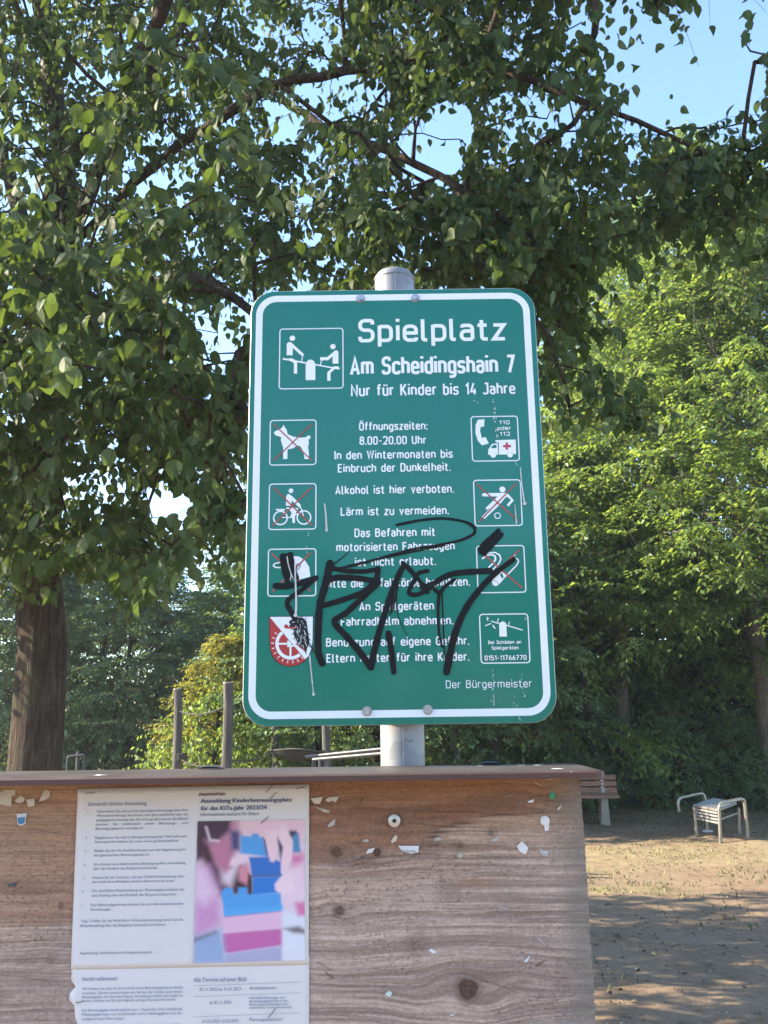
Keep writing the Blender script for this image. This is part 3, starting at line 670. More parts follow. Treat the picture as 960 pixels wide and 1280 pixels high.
XH, CW = .69, .46
def _bowl(x0, x1, y0, y1, r): return (1, [(x0, y0, r), (x1, y0, r), (x1, y1, r), (x0, y1, r)])
def _d(x, y, s=.05): return (1, [(x - .001, y - s), (x - .001, y + s)])
GL = {
 'a': (.38, [(0, [(.03, .58), (.03, XH, .16), (.38, XH, .17), (.38, 0)]), (0, [(.38, .41), (0, .41, .18), (0, 0, .18), (.38, 0)])]),
 'b': (.40, [(0, [(0, 1.03), (0, 0)]), (0, [(0, 0), (.4, 0, .2), (.4, XH, .2), (0, XH)])]),
 'c': (.37, [(0, [(.38, .53), (.38, XH, .19), (0, XH, .19), (0, 0, .19), (.38, 0, .19), (.38, .16)])]),
 'd': (.40, [(0, [(.4, 1.03), (.4, 0)]), (0, [(.4, 0), (0, 0, .2), (0, XH, .2), (.4, XH)])]),
 'e': (.40, [(0, [(0, .35), (.4, .35)]), (0, [(.4, .275), (.4, XH, .2), (0, XH, .2), (0, 0, .2), (.4, 0, .19), (.4, .13)])]),
 'f': (.26, [(0, [(.09, 0), (.09, 1.0, .14), (.30, 1.0)]), (0, [(-.05, XH), (.27, XH)])]),
 'g': (.40, [(0, [(.4, 0), (0, 0, .2), (0, XH, .2), (.4, XH)]), (0, [(.4, XH), (.4, -.27, .19), (.02, -.27)])]),
 'h': (.40, [(0, [(0, 1.03), (0, 0)]), (0, [(0, XH), (.4, XH, .2), (.4, 0)])]),
 'i': (.0, [(0, [(0, XH + .05), (0, 0)]), (0, [(0, .92), (0, 1.07)])]),
 'k': (.37, [(0, [(0, 1.03), (0, 0)]), (0, [(.35, XH + .03), (.03, .27)]), (0, [(.13, .40), (.38, 0)])]),
 'l': (.12, [(0, [(0, 1.03), (0, 0, .12), (.15, 0)])]),
 'm': (.68, [(0, [(0, XH + .05), (0, 0)]), (0, [(0, XH), (.34, XH, .17), (.34, 0)]), (0, [(.26, XH), (.68, XH, .17), (.68, 0)])]),
 'n': (.40, [(0, [(0, XH + .05), (0, 0)]), (0, [(0, XH), (.4, XH, .2), (.4, 0)])]),
 'o': (.40, [_bowl(0, .4, 0, XH, .2)]),
 'p': (.40, [(0, [(0, XH + .05), (0, -.30)]), (0, [(0, 0), (.4, 0, .2), (.4, XH, .2), (0, XH)])]),
 'r': (.24, [(0, [(0, XH + .05), (0, 0)]), (0, [(0, .45), (0, XH, .17), (.27, XH)])]),
 's': (.36, [(0, [(.35, .56), (.35, XH, .15), (0, XH, .165), (0, .35, .165), (.36, .35, .165), (.36, 0, .165), (0, 0, .15), (0, .13)])]),
 't': (.27, [(0, [(.09, .95), (.09, 0, .14), (.29, 0)]), (0, [(-.05, XH), (.27, XH)])]),
 'u': (.40, [(0, [(0, XH + .05), (0, 0, .2), (.4, 0)]), (0, [(.4, XH + .05), (.4, -.03)])]),
 'v': (.40, [(0, [(0, XH + .05), (.2, 0), (.4, XH + .05)])]),
 'w': (.64, [(0, [(0, XH + .05), (.16, 0), (.32, XH), (.48, 0), (.64, XH + .05)])]),
 'z': (.36, [(0, [(0, XH), (.36, XH), (0, 0), (.38, 0)])]),
 'A': (.50, [(0, [(0, -.05), (.25, 1.0), (.5, -.05)]), (0, [(.08, .27), (.42, .27)])]),
 'B': (.46, [(0, [(0, 1), (.43, 1, .23), (.43, .54, .23), (0, .54)]), (0, [(0, .54), (.46, .54, .25), (.46, 0, .25), (0, 0)]), (0, [(0, 1.05), (0, -.05)])]),
 'D': (.46, [(0, [(0, 0), (.46, 0, .23), (.46, 1, .23), (0, 1)]), (0, [(0, 1.05), (0, -.05)])]),
 'E': (.40, [(0, [(.41, 0), (0, 0), (0, 1), (.41, 1)]), (0, [(0, .52), (.36, .52)])]),
 'F': (.38, [(0, [(0, -.05), (0, 1), (.4, 1)]), (0, [(0, .50), (.35, .50)])]),
 'G': (.46, [(0, [(.46, .8), (.46, 1, .23), (0, 1, .23), (0, 0, .23), (.46, 0, .23), (.46, .47), (.25, .47)])]),
 'I': (.0, [(0, [(0, -.05), (0, 1.05)])]),
 'J': (.36, [(0, [(0, .12), (0, 0, .17), (.36, 0, .17), (.36, 1), (.10, 1)])]),
 'K': (.45, [(0, [(0, 1.05), (0, -.05)]), (0, [(.43, 1.05), (.03, .38)]), (0, [(.14, .58), (.46, -.05)])]),
 'L': (.38, [(0, [(0, 1.05), (0, 0), (.4, 0)])]),
 'N': (.48, [(0, [(0, -.05), (0, 1.0), (.48, 0), (.48, 1.05)])]),
 'S': (.44, [(0, [(.43, .80), (.43, 1, .2), (.0, 1, .22), (.0, .52, .22), (.44, .52, .22), (.44, 0, .22), (0, 0, .2), (0, .2)])]),
 'U': (.46, [(0, [(0, 1.05), (0, 0, .23), (.46, 0, .23), (.46, 1.05)])]),
 'W': (.72, [(0, [(0, 1.05), (.18, 0), (.36, 1), (.54, 0), (.72, 1.05)])]),
 'O': (.46, [_bowl(0, .46, 0, 1, .23)]),
 '0': (.42, [_bowl(0, .42, 0, 1, .21)]),
 '1': (.20, [(0, [(0, .76), (.2, 1), (.2, -.05)])]),
 '2': (.42, [(0, [(0, .8), (0, 1, .2), (.42, 1, .2), (.42, .5, .2), (0, 0), (.45, 0)])]),
 '4': (.44, [(0, [(.26, 1.05), (0, .22), (.47, .22)]), (0, [(.34, .50), (.34, -.05)])]),
 '5': (.42, [(0, [(.40, 1), (.03, 1), (.02, .58), (.42, .58, .2), (.42, 0, .2), (0, 0, .2), (0, .14)])]),
 '6': (.42, [_bowl(0, .42, 0, .56, .21), (0, [(.29, 1.05), (.0, .36)])]),
 '7': (.42, [(0, [(0, 1), (.42, 1), (.12, -.05)])]),
 '8': (.44, [_bowl(0, .44, 0, .54, .22), _bowl(.03, .41, .54, 1, .19)]),
 '.': (.0, [(0, [(0, -.08), (0, .08)])]), ':': (.0, [(0, [(0, -.08), (0, .08)]), (0, [(0, .50), (0, .66)])]),
 '-': (.26, [(0, [(0, .42), (.26, .42)])]), ' ': (.29, []),
}
for c_, b_ in (('ä', 'a'), ('ö', 'o'), ('ü', 'u')): GL[c_] = (GL[b_][0], GL[b_][1] + [(0, [(.09, .88), (.09, 1.03)]), (0, [(.31, .88), (.31, 1.03)])])
GL['Ö'] = (GL['O'][0], GL['O'][1] + [(0, [(.11, 1.16), (.11, 1.31)]), (0, [(.35, 1.16), (.35, 1.31)])])
def din(flat, text, x0, x1, base, cap, z, sw=.15, gap=.27, slope=0.0):
    """text between x0 and x1 on a baseline, capital height cap, stroke sw*cap; centre lines are inset by half a stroke"""
    adv = []; x = 0.0
    for c in text: adv.append(x); x += GL[c][0] + (gap if c != ' ' else gap * .75)
    tot = x - gap; s = cap * (1 - sw); wst = cap * sw; kx = (x1 - x0 - wst) / tot
    for c, a in zip(text, adv):
        for closed, pts in GL[c][1]:
            q = [(x0 + wst / 2 + (a + p[0]) * kx, base + wst / 2 + p[1] * s, (p[2] if len(p) > 2 else 0) * min(kx, s)) for p in pts]
            flat.line(fillet(q, bool(closed)), wst, z, bool(closed))
def font_mesh(text):
    c = bpy.data.curves.new('t', 'FONT'); c.body = text; c.resolution_u = 3; o = bpy.data.objects.new('t', c); COL.objects.link(o)
    bpy.context.view_layer.update(); dg = bpy.context.evaluated_depsgraph_get(); me = bpy.data.meshes.new_from_object(o.evaluated_get(dg))
    v = np.array([p.co[:2] for p in me.vertices]); f = [tuple(p.vertices) for p in me.polygons]
    bpy.data.objects.remove(o); bpy.data.curves.remove(c); bpy.data.meshes.remove(me); return v, f
def sans(flat, text, x0, x1, base, cap, z, slope=0.0, bold=0.0):
    v, f = font_mesh(text)
    if not len(v): return
    lo, hi = v[:, 0].min(), v[:, 0].max(); k = (x1 - x0) / (hi - lo); sy = cap / .729
    u = np.stack([x0 + (v[:, 0] - lo) * k, base + v[:, 1] * sy + slope * ((v[:, 0] - lo) * k)], 1); flat.put(u, f, z)
    if bold: flat.put(u + np.array([bold, 0]), f, z)

# ------------------------------------------------------------------ the sign on its pole
SY = 1.2036
def S(px, py):
    p = at(px, py, SY); return (float(p[0]), float(p[2]))
def Zs(x0, y0, k): return lambda x, y: S(x0 + x / k, y0 + y / k)
def enamel(name, col, rough=.2, spec=.4, coat=.38):
    n = NT(name); c = n.coord(); f = n.noise(22, 4, c); g = n.noise(140, 3, n.coord((1, 1, .2))); d = n.noise(6, 5, c)
    k = n.mix(n.rng(g, .64, .75, 0, .04), col, (.2, .5, .42)); k = n.mix(n.rng(d, .45, .8, 0, .22), k, tuple(q * .72 for q in col))
    n.bsdf(k, n.rng(f, .3, .7, rough, rough + .12), spec, bump=f, bump_d=.0004, bump_s=.06, coat=coat, coat_r=.08, ior=1.5); return n.m
M_green = enamel('green_sign_film', (.0, .165, .116), .16)
M_white = enamel('white_sign_film', (.80, .82, .83), .35, .5, .3)
M_red = enamel('red_sign_film', (.42, .035, .03), .4, .4, .2)
M_redline = enamel('faded_red_line', (.36, .085, .07), .5, .3, 0)
M_black = enamel('black_film', (.012, .012, .012), .5, .4, 0)
M_marker = paint('black_marker_ink', (.006, .006, .0065), .6, .4, 90, spec=.25)
M_drip = paint('dried_white_drip', (.52, .55, .53), .7, .25, 200)
def galv():
    n = NT('galvanised_steel'); c = n.coord(); v = n.n('TexVoronoi'); v.inputs['Scale'].default_value = 55; n.t.links.new(c, v.inputs[0])
    f = n.noise(130, 4, c); g = n.noise(9, 4, n.coord((1, 1, .35)))
    k = n.ramp(v.outputs['Color'], [(.2, (.19, .19, .195)), (.8, (.27, .27, .275))]); k = n.mix(n.rng(f, .66, .72, 0, .75), k, (.16, .15, .14)); k = n.mix(n.rng(g, .55, .75, 0, .35), k, (.33, .32, .29))
    n.bsdf(k, n.rng(g, .3, .7, .42, .62), .5, .35, bump=f, bump_d=.0006, bump_s=.2); return n.m
M_galv = galv()
M_alu = paint('bare_sign_back', (.5, .51, .52), .45, .08, 20, metal=.6)
M_bolt = paint('steel_bolt', (.42, .42, .43), .35, .25, 200, metal=.7)

sx0, sx1, sz0, sz1 = .01725 - .21, .01725 + .21, CAM_H - .01537, CAM_H - .01537 + .63
sign = empty('playground_sign', (.021, SY + .044, 0)); tag(sign, 'green playground notice sign with white border and black graffiti on a steel pole', 'sign')
def rrect(x0, x1, z0, z1, r): return fillet([(x0, z0, r), (x1, z0, r), (x1, z1, r), (x0, z1, r)], True, 10)
m = MB(); o_ = rrect(sx0, sx1, sz0, sz1, .035); n_ = len(o_); o2 = rrect(sx0 + .0006, sx1 - .0006, sz0 + .0006, sz1 - .0006, .0345)
m.add([(p[0], SY, p[1]) for p in o2], [tuple(range(n_))]); panel = m.build('panel', M_green, sign)
m = MB(); v_ = [(p[0], SY, p[1]) for p in o2] + [(p[0], SY + .0006, p[1]) for p in o_] + [(p[0], SY + .003, p[1]) for p in o_]
m.add(v_, [(i, (i + 1) % n_, n_ + (i + 1) % n_, n_ + i) for i in range(n_)] + [(n_ + i, n_ + (i + 1) % n_, 2 * n_ + (i + 1) % n_, 2 * n_ + i) for i in range(n_)] + [tuple(range(2 * n_, 3 * n_))[::-1]])
m.build('backing_plate', M_alu, sign)
fl = Flat(SY); fl.line(rrect(sx0 + .0125, sx1 - .0125, sz0 + .0145, sz1 - .0125, .026), .0098, .0002, True); fl.build('border', M_white, sign)
m = MB(); pc = np.array([.021, SY + .044]); m.tube([(pc[0], pc[1], .0 - .25), (pc[0], pc[1], 2.252)], .0302, 40); pole = m.build('pole', M_galv, sign, smooth=True)
m = MB(); m.tube([(pc[0], pc[1], 2.250), (pc[0], pc[1], 2.254), (pc[0], pc[1], 2.262), (pc[0], pc[1], 2.266)], [.0312, .0312, .026, .012], 40); m.build('cap', M_galv, pole, smooth=True)
m = MB(); m.box((pc[0] + .0007, pc[1] - .0303, 1.2), (.0008, .0006, 2.1)); m.build('weld_seam', M_bolt, pole)
for zc in (sz0 + .0145, sz1 - .0125):                        # clamp straps and their bolts
    m = MB(); m.tube([(pc[0], pc[1], zc - .012), (pc[0], pc[1], zc + .012)], .0330, 32, False)
    m.box((pc[0] - .045, SY + .0085, zc), (.05, .011, .024)); m.box((pc[0] + .045, SY + .0085, zc), (.05, .011, .024)); m.build('clamp', M_alu, sign)
def bolt(px, py):
    x, z = S(px, py); m = MB(); m.tube([(x, SY - .0003, z), (x, SY - .0012, z)], .0066, 20)
    hx = [(x + .0052 * math.cos(k * math.pi / 3 + .3), z + .0052 * math.sin(k * math.pi / 3 + .3)) for k in range(6)]
    m.add([(a, SY - .0012, b) for a, b in hx] + [(x + (a - x) * .93, SY - .0050, z + (b - z) * .93) for a, b in hx], [(k, (k + 1) % 6, 6 + (k + 1) % 6, 6 + k) for k in range(6)] + [tuple(range(6, 12))])
    m.build('bolt', M_bolt, sign)
for b in ((450.8, 373.5), (519, 372.8), (458.7, 889.3), (534.6, 887.3)): bolt(*b)

def sign_line(text, l, r, bl, br, top, sw=.15, gap=.27, name='lettering'):
    (x0, a), (x1, b) = S(l, bl), S(r, br); base = (a + b) / 2; cap = S((l + r) / 2, top)[1] - base
    f = Flat(SY); din(f, text, x0, x1, base, cap, .0003, sw, gap); f.build(name, M_white, sign)
sign_line('Spielplatz', 447.9, 632.8, 428.4, 425.6, 397.6, .148, .235, 'heading')
sign_line('Am Scheidingshain 7', 437.3, 644.3, 469.6, 465.8, 444.8, .158)
sign_line('Nur für Kinder bis 14 Jahre', 438.6, 644.3, 496, 492.6, 479.3, .15)
for t in [('Öffnungszeiten:', 448.8, 534.6, 538.3, 537.4, 527.2), ('8.00-20.00 Uhr', 449.3, 533.2, 556.3, 555.2, 545), ('In den Wintermonaten bis', 418, 566, 574.6, 572.6, 562.7), ('Einbruch der Dunkelheit.', 422.2, 563.3, 590.8, 589, 579),
          ('Alkohol ist hier verboten.', 419, 567.5, 618.3, 616.2, 606.3), ('Lärm ist zu vermeiden.', 425.8, 561.2, 645, 643, 633.2), ('Das Befahren mit', 443, 544.2, 671.7, 670.4, 660), ('motorisierten Fahrzeugen', 420.4, 568.5, 689.4, 687.5, 677.7),
          ('ist nicht erlaubt.', 443.8, 545, 708, 706.4, 696.3), ('Bitte die Abfallkörbe benutzen.', 405.4, 587.6, 734.6, 733, 722.5), ('An Spielgeräten', 449, 542.5, 763.8, 762.2, 752), ('Fahrradhelm abnehmen.', 425.8, 566.7, 782.5, 781, 770.5),
          ('Benutzung auf eigene Gefahr.', 407.5, 586.8, 808.2, 806.6, 796.2), ('Eltern haften für ihre Kinder.', 408, 586.8, 828.2, 826.4, 816)]: sign_line(*t, .155)
f = Flat(SY); (x0, a), (x1, b) = S(557.5, 860.4), S(665, 859); din(f, 'Der Bürgermeister', x0, x1, (a + b) / 2, .0104, .0003, .105, .24); f.build('lettering', M_white, sign)

def frame(tl, tr, bl, br, name):
    q = [S(*p) for p in (bl, br, tr, tl)]; x0 = (q[0][0] + q[3][0]) / 2; x1 = (q[1][0] + q[2][0]) / 2; z0 = (q[0][1] + q[1][1]) / 2; z1 = (q[2][1] + q[3][1]) / 2
    f = Flat(SY); f.line(rrect(x0 + .0008, x1 - .0008, z0 + .0008, z1 - .0008, .0042), .0015, .0002, True); o = f.build(name, M_white, sign); return o
def pm(Z, pts): return [Z(*p) for p in pts]
def figure(Z, parent, polys=(), lines=(), discs=(), rings=(), name='symbol', mat=None, z=.0003):
    f = Flat(SY)
    for p in polys: f.poly(pm(Z, p), z)
    for p, w in lines:
        q = pm(Z, p); k = abs(Z(100, 0)[0] - Z(0, 0)[0]) / 100; f.line(q, w * k, z)
    k = abs(Z(100, 0)[0] - Z(0, 0)[0]) / 100
    for c, r in discs: f.disc(Z(*c), r * k, z)
    for c, r, w in rings: f.line([(Z(*c)[0] + r * k * math.cos(t), Z(*c)[1] + r * k * math.sin(t)) for t in np.linspace(0, 2 * math.pi, 28)[:-1]], w * k, z, True)
    return f.build(name, mat or M_white, parent)
def cross(Z, parent, a, b, c, d, w):
    figure(Z, parent, lines=[([a, b], w), ([c, d], w)], name='crossing_out', mat=M_redline, z=.0006)

# seesaw
pic = frame((348.7, 411), (429.4, 409.6), (348.9, 487), (429.5, 485.6), 'pictogram'); Z = Zs(330, 400, 8.727)
figure(Z, pic, polys=[[(248, 385), (248, 262), (262, 245), (280, 240), (300, 248), (315, 262), (434, 372), (410, 392), (314, 305), (314, 385)],
                      [(812, 476), (812, 355), (805, 338), (788, 330), (770, 338), (690, 405), (612, 408), (612, 440), (700, 440), (748, 398), (748, 476)],
                      [(455, 657), (455, 485), (466, 455), (485, 438), (507, 432), (530, 438), (550, 458), (560, 485), (560, 657)],
                      [(205, 415), (262, 424), (300, 416), (350, 442), (455, 460), (455, 478), (362, 462), (362, 586), (326, 586), (326, 470), (280, 445), (205, 434)],
                      [(560, 480), (740, 514), (770, 506), (812, 506), (812, 516), (826, 522), (822, 542), (772, 536), (726, 580), (726, 665), (690, 665), (690, 572), (738, 528), (560, 496)]],
       lines=[([(432, 372), (420, 400), (410, 450)], 10), ([(636, 436), (624, 455), (616, 490)], 10)], discs=[((310, 200), 31), ((752, 291), 30)])
# dog
pic = frame((337.2, 525), (395.6, 524.4), (336.6, 582), (395.8, 581.4), 'pictogram'); Z = Zs(325, 510, 8)
figure(Z, pic, polys=[[(140, 248), (150, 234), (196, 215), (222, 196), (236, 170), (250, 195), (266, 216), (276, 262), (330, 285), (378, 297), (455, 294), (478, 278), (496, 274), (508, 290), (500, 308), (484, 318), (490, 350), (480, 392), (488, 440), (490, 511), (443, 511), (441, 470), (420, 410), (398, 380), (372, 376), (330, 404), (276, 414), (274, 511), (232, 511), (232, 400), (208, 320), (212, 292), (190, 284), (165, 278), (148, 266)]])
cross(Z, pic, (135, 160), (518, 524), (520, 160), (138, 526), 12)
# cyclist
pic = frame((336.2, 604.4), (395.6, 604), (335.4, 662.6), (395.6, 662), 'pictogram'); Z = Zs(325, 510, 8)
figure(Z, pic, polys=[[(258, 978), (262, 885), (275, 862), (292, 862), (330, 890), (405, 965), (410, 990), (385, 990), (318, 925), (312, 978)], [(160, 1010), (250, 1010), (250, 1026), (160, 1026)], [(264, 995), (350, 995), (385, 1005), (350, 1070), (350, 1150), (325, 1150), (322, 1095), (300, 1090), (325, 1040), (300, 1012), (264, 1008)]],
       lines=[([(395, 985), (415, 1010), (435, 1080)], 10), ([(220, 1095), (310, 1095), (420, 1035)], 10), ([(300, 1015), (340, 1085)], 10)], discs=[((310, 828), 23)], rings=[((205, 1100), 66, 13), ((440, 1095), 66, 13)])
cross(Z, pic, (135, 795), (518, 1172), (520, 792), (125, 1178), 14)
# helmet
pic = frame((335, 686), (395.4, 685.2), (334, 746), (395.6, 745.4), 'pictogram'); Z = Zs(320, 670, 6.1)
figure(Z, pic, polys=[[(262, 300), (235, 215), (245, 170), (285, 152), (330, 158), (375, 188), (405, 235), (415, 310), (345, 328), (300, 345)]], lines=[([(200, 200), (160, 205), (138, 215), (132, 228), (150, 240), (200, 242)], 9)], rings=[])
figure(Z, pic, lines=[([(305, 245), (312, 215), (325, 210), (340, 225), (330, 245), (315, 258), (305, 245)], 5)], name='strap_outline', mat=M_black, z=.0005)
cross(Z, pic, (120, 132), (418, 424), (420, 126), (122, 428), 12)
# phone and ambulance
pic = frame((588, 520.4), (647.4, 519.4), (590, 577.4), (649.8, 576.2), 'pictogram'); Z = Zs(580, 510, 8)
figure(Z, pic, polys=[[(140, 118), (205, 114), (200, 188), (168, 186), (160, 225), (178, 300), (215, 290), (248, 355), (180, 374), (140, 330), (115, 255), (116, 170)],
                      [(312, 322), (516, 316), (520, 460), (490, 462), (480, 442), (440, 442), (428, 466), (348, 466), (348, 345), (318, 345)], [(240, 450), (244, 412), (282, 358), (338, 354), (340, 470), (328, 470), (315, 450), (275, 450), (262, 470), (242, 466)]],
       discs=[((293, 470), 28), ((460, 468), 28)])
figure(Z, pic, polys=[[(266, 402), (292, 370), (326, 368), (324, 402)]], name='windscreen', mat=M_green, z=.0005)
figure(Z, pic, polys=[[(416, 345), (440, 345), (440, 370), (470, 370), (470, 394), (440, 394), (440, 419), (416, 419), (416, 394), (390, 394), (390, 370), (416, 370)]], name='red_cross', mat=enamel('cross_red', (.5, .06, .09), .4, .4, 0), z=.0005)
f = Flat(SY)
for t, l, r, b, c in (('110', 352, 455, 165, 42), ('oder', 336, 470, 222, 42), ('112', 358, 460, 280, 42)):
    (x0, z0), (x1, z1) = Z(l, b), Z(r, b - 2); din(f, t, x0, x1, (z0 + z1) / 2, .0060, .0003, .17, .26)
f.build('lettering', M_white, pic)
# football
pic = frame((591, 600), (650.8, 598.8), (593.4, 658.2), (653.8, 657.4), 'pictogram'); Z = Zs(580, 510, 8)
figure(Z, pic, polys=[[(175, 868), (190, 852), (420, 848), (445, 862), (498, 925), (445, 985), (428, 970), (470, 918), (432, 890), (415, 895), (345, 980), (205, 1110), (175, 1090), (265, 1000), (225, 1020), (215, 1000), (300, 920), (335, 885), (190, 884)]], discs=[((384, 815), 30)], rings=[((335, 1077), 28, 9)])
cross(Z, pic, (128, 765), (545, 1132), (520, 756), (148, 1138), 13)
# cigarette
pic = frame((594.6, 682), (655, 681), (597, 742), (658.6, 740.6), 'pictogram'); Z = Zs(585, 660, 7.11)
figure(Z, pic, polys=[[(212, 480), (225, 450), (300, 375), (345, 420), (282, 495), (250, 518), (222, 508)]], lines=[([(290, 385), (385, 280), (415, 268), (440, 275), (450, 300), (430, 335), (335, 430)], 11),
       ([(125, 275), (165, 245), (210, 235), (240, 250), (245, 280), (225, 310), (180, 355)], 14), ([(140, 240), (185, 220), (240, 218), (280, 240), (292, 275), (275, 315), (215, 375)], 12)])
figure(Z, pic, polys=[[(284, 415), (302, 400), (318, 440), (300, 450)]], lines=[([(225, 465), (255, 475), (275, 500)], 4)], name='filter_mark', mat=M_green, z=.0005)
cross(Z, pic, (120, 215), (482, 535), (455, 195), (200, 440), 15)
# damage report
pic = frame((598, 767.4), (660, 766.4), (601.4, 830), (663.6, 828.8), 'pictogram'); Z = Zs(585, 660, 7.11)
figure(Z, pic, polys=[[(280, 966), (276, 855), (288, 838), (308, 830), (328, 836), (340, 852), (346, 964)]], lines=[([(205, 828), (278, 850)], 9), ([(340, 865), (488, 908)], 9), ([(262, 838), (270, 802)], 7), ([(360, 868), (368, 832)], 7), ([(152, 870), (204, 848)], 8),
       ([(168, 790), (180, 805), (168, 810), (178, 824)], 7), ([(218, 862), (232, 878), (228, 882), (246, 894)], 8)])
f = Flat(SY)
for t, l, r, b, tp in (('Bei Schäden an', 180, 474, 1032, 1000), ('Spielgeräten', 210, 450, 1082, 1050), ('0151-11766770', 148, 520, 1177, 1132)):
    (x0, z0), (x1, z1) = Z(l, b), Z(r, b - 3); din(f, t, x0, x1, (z0 + z1) / 2, Z(l, tp)[1] - z0, .0003, .17)
f.build('lettering', M_white, pic)

# coat of arms
Z = Zs(320, 670, 6.1)
shield = [(97, 612), (440, 609), (436, 800), (428, 860), (405, 920), (365, 965), (310, 992), (258, 998), (205, 990), (155, 960), (122, 918), (106, 870), (100, 800)]
arms = figure(Z, sign, polys=[shield], name='coat_of_arms', mat=M_black, z=.0002)
cc = (268, 790); ins = [(cc[0] + (x - cc[0]) * .965, cc[1] + (y - cc[1]) * .972) for x, y in shield]
figure(Z, arms, polys=[ins], name='red_field', mat=M_red, z=.0003)
figure(Z, arms, polys=[[(104, 617), (434, 615), (431, 800), (422, 858), (400, 916), (376, 940)]], name='white_field', mat=M_white, z=.0004)
wheel = [(265 + 105 * math.cos(t), 822 + 108 * math.sin(t)) for t in np.linspace(math.radians(232), math.radians(48), 26)]
teeth = [([(265 + 126 * math.cos(t), 822 + 128 * math.sin(t)), (265 + 150 * math.cos(t), 822 + 150 * math.sin(t))], 6) for t in np.linspace(math.radians(215), math.radians(50), 11)]
figure(Z, arms, lines=[(wheel, 24), ([(160, 822), (262, 822)], 14), ([(263, 935), (263, 825)], 14), ([(240, 800), (262, 822), (240, 845)], 14), ([(250, 838), (290, 838)], 12)] + teeth, name='mill_wheel', z=.0005)
rr_ = np.random.default_rng(5); mane = [(330, 618), (300, 640), (262, 640), (250, 660), (262, 672), (252, 690), (268, 712), (290, 720), (285, 745), (300, 790), (325, 830), (355, 862), (382, 892), (392, 850), (408, 800), (398, 740), (392, 690), (385, 650), (360, 625)]
figure(Z, arms, polys=[mane], lines=[([(x, y), (x + dx, y + dy)], 5) for x, y, dx, dy in [(290, 735, -18, 20), (300, 770, -16, 18), (318, 812, -14, 16), (398, 740, 16, 14), (402, 780, 14, 18), (396, 830, 12, 18), (376, 880, 6, 22), (345, 620, 12, -10), (372, 634, 16, -8)]], name='lion_head', mat=M_black, z=.0006)
figure(Z, arms, lines=[([(x, y), (x + rr_.uniform(-10, 14), y + rr_.uniform(14, 30))], 2.6) for x, y in zip(rr_.uniform(300, 385, 46), rr_.uniform(640, 840, 46))] + [([(276, 660), (296, 655)], 4), ([(262, 716), (300, 700)], 3)], name='mane_hairs', mat=M_white, z=.0008)
figure(Z, arms, lines=[([(218, 690), (235, 700), (280, 700), (320, 695)], 12), ([(308, 820), (340, 850), (372, 872)], 9)], discs=[((230, 690), 15)], name='red_tongue', mat=M_red, z=.0009)

# black marker scrawl across the lower half
gk = S(100, 760); kpx = abs(S(200, 760)[0] - gk[0]) / 100 / 3.2; Zg = Zs(340, 640, 3.2)
def smooth_path(p, k=8):
    p = np.array(p, float); n = len(p)
    if n < 3: return np.stack([np.interp(np.linspace(0, n - 1, k), np.arange(n), p[:, j]) for j in range(p.shape[1])], 1)
    out = []
    for i in range(n - 1):
        a, b, c, d = p[max(i - 1, 0)], p[i], p[i + 1], p[min(i + 2, n - 1)]
        for t in np.linspace(0, 1, k, endpoint=False):
            out.append(.5 * (2 * b + (c - a) * t + (2 * a - 5 * b + 4 * c - d) * t * t + (3 * b - a - 3 * c + d) * t ** 3))
    return np.array(out + [p[-1]])
gf = Flat(SY); gr = np.random.default_rng(3)
def stroke(pts, w0, w1=None, rough=True):
    q = smooth_path(pts); u = np.array([Zg(*p) for p in q]); w = np.linspace(w0, w1 or w0, len(u)) * kpx * 1.2
    if rough: w = w * (1 + .10 * np.sin(np.arange(len(u)) * 1.3 + gr.random() * 6) * gr.random(len(u)))
    gf.line(u, w, .0011, ends=True)
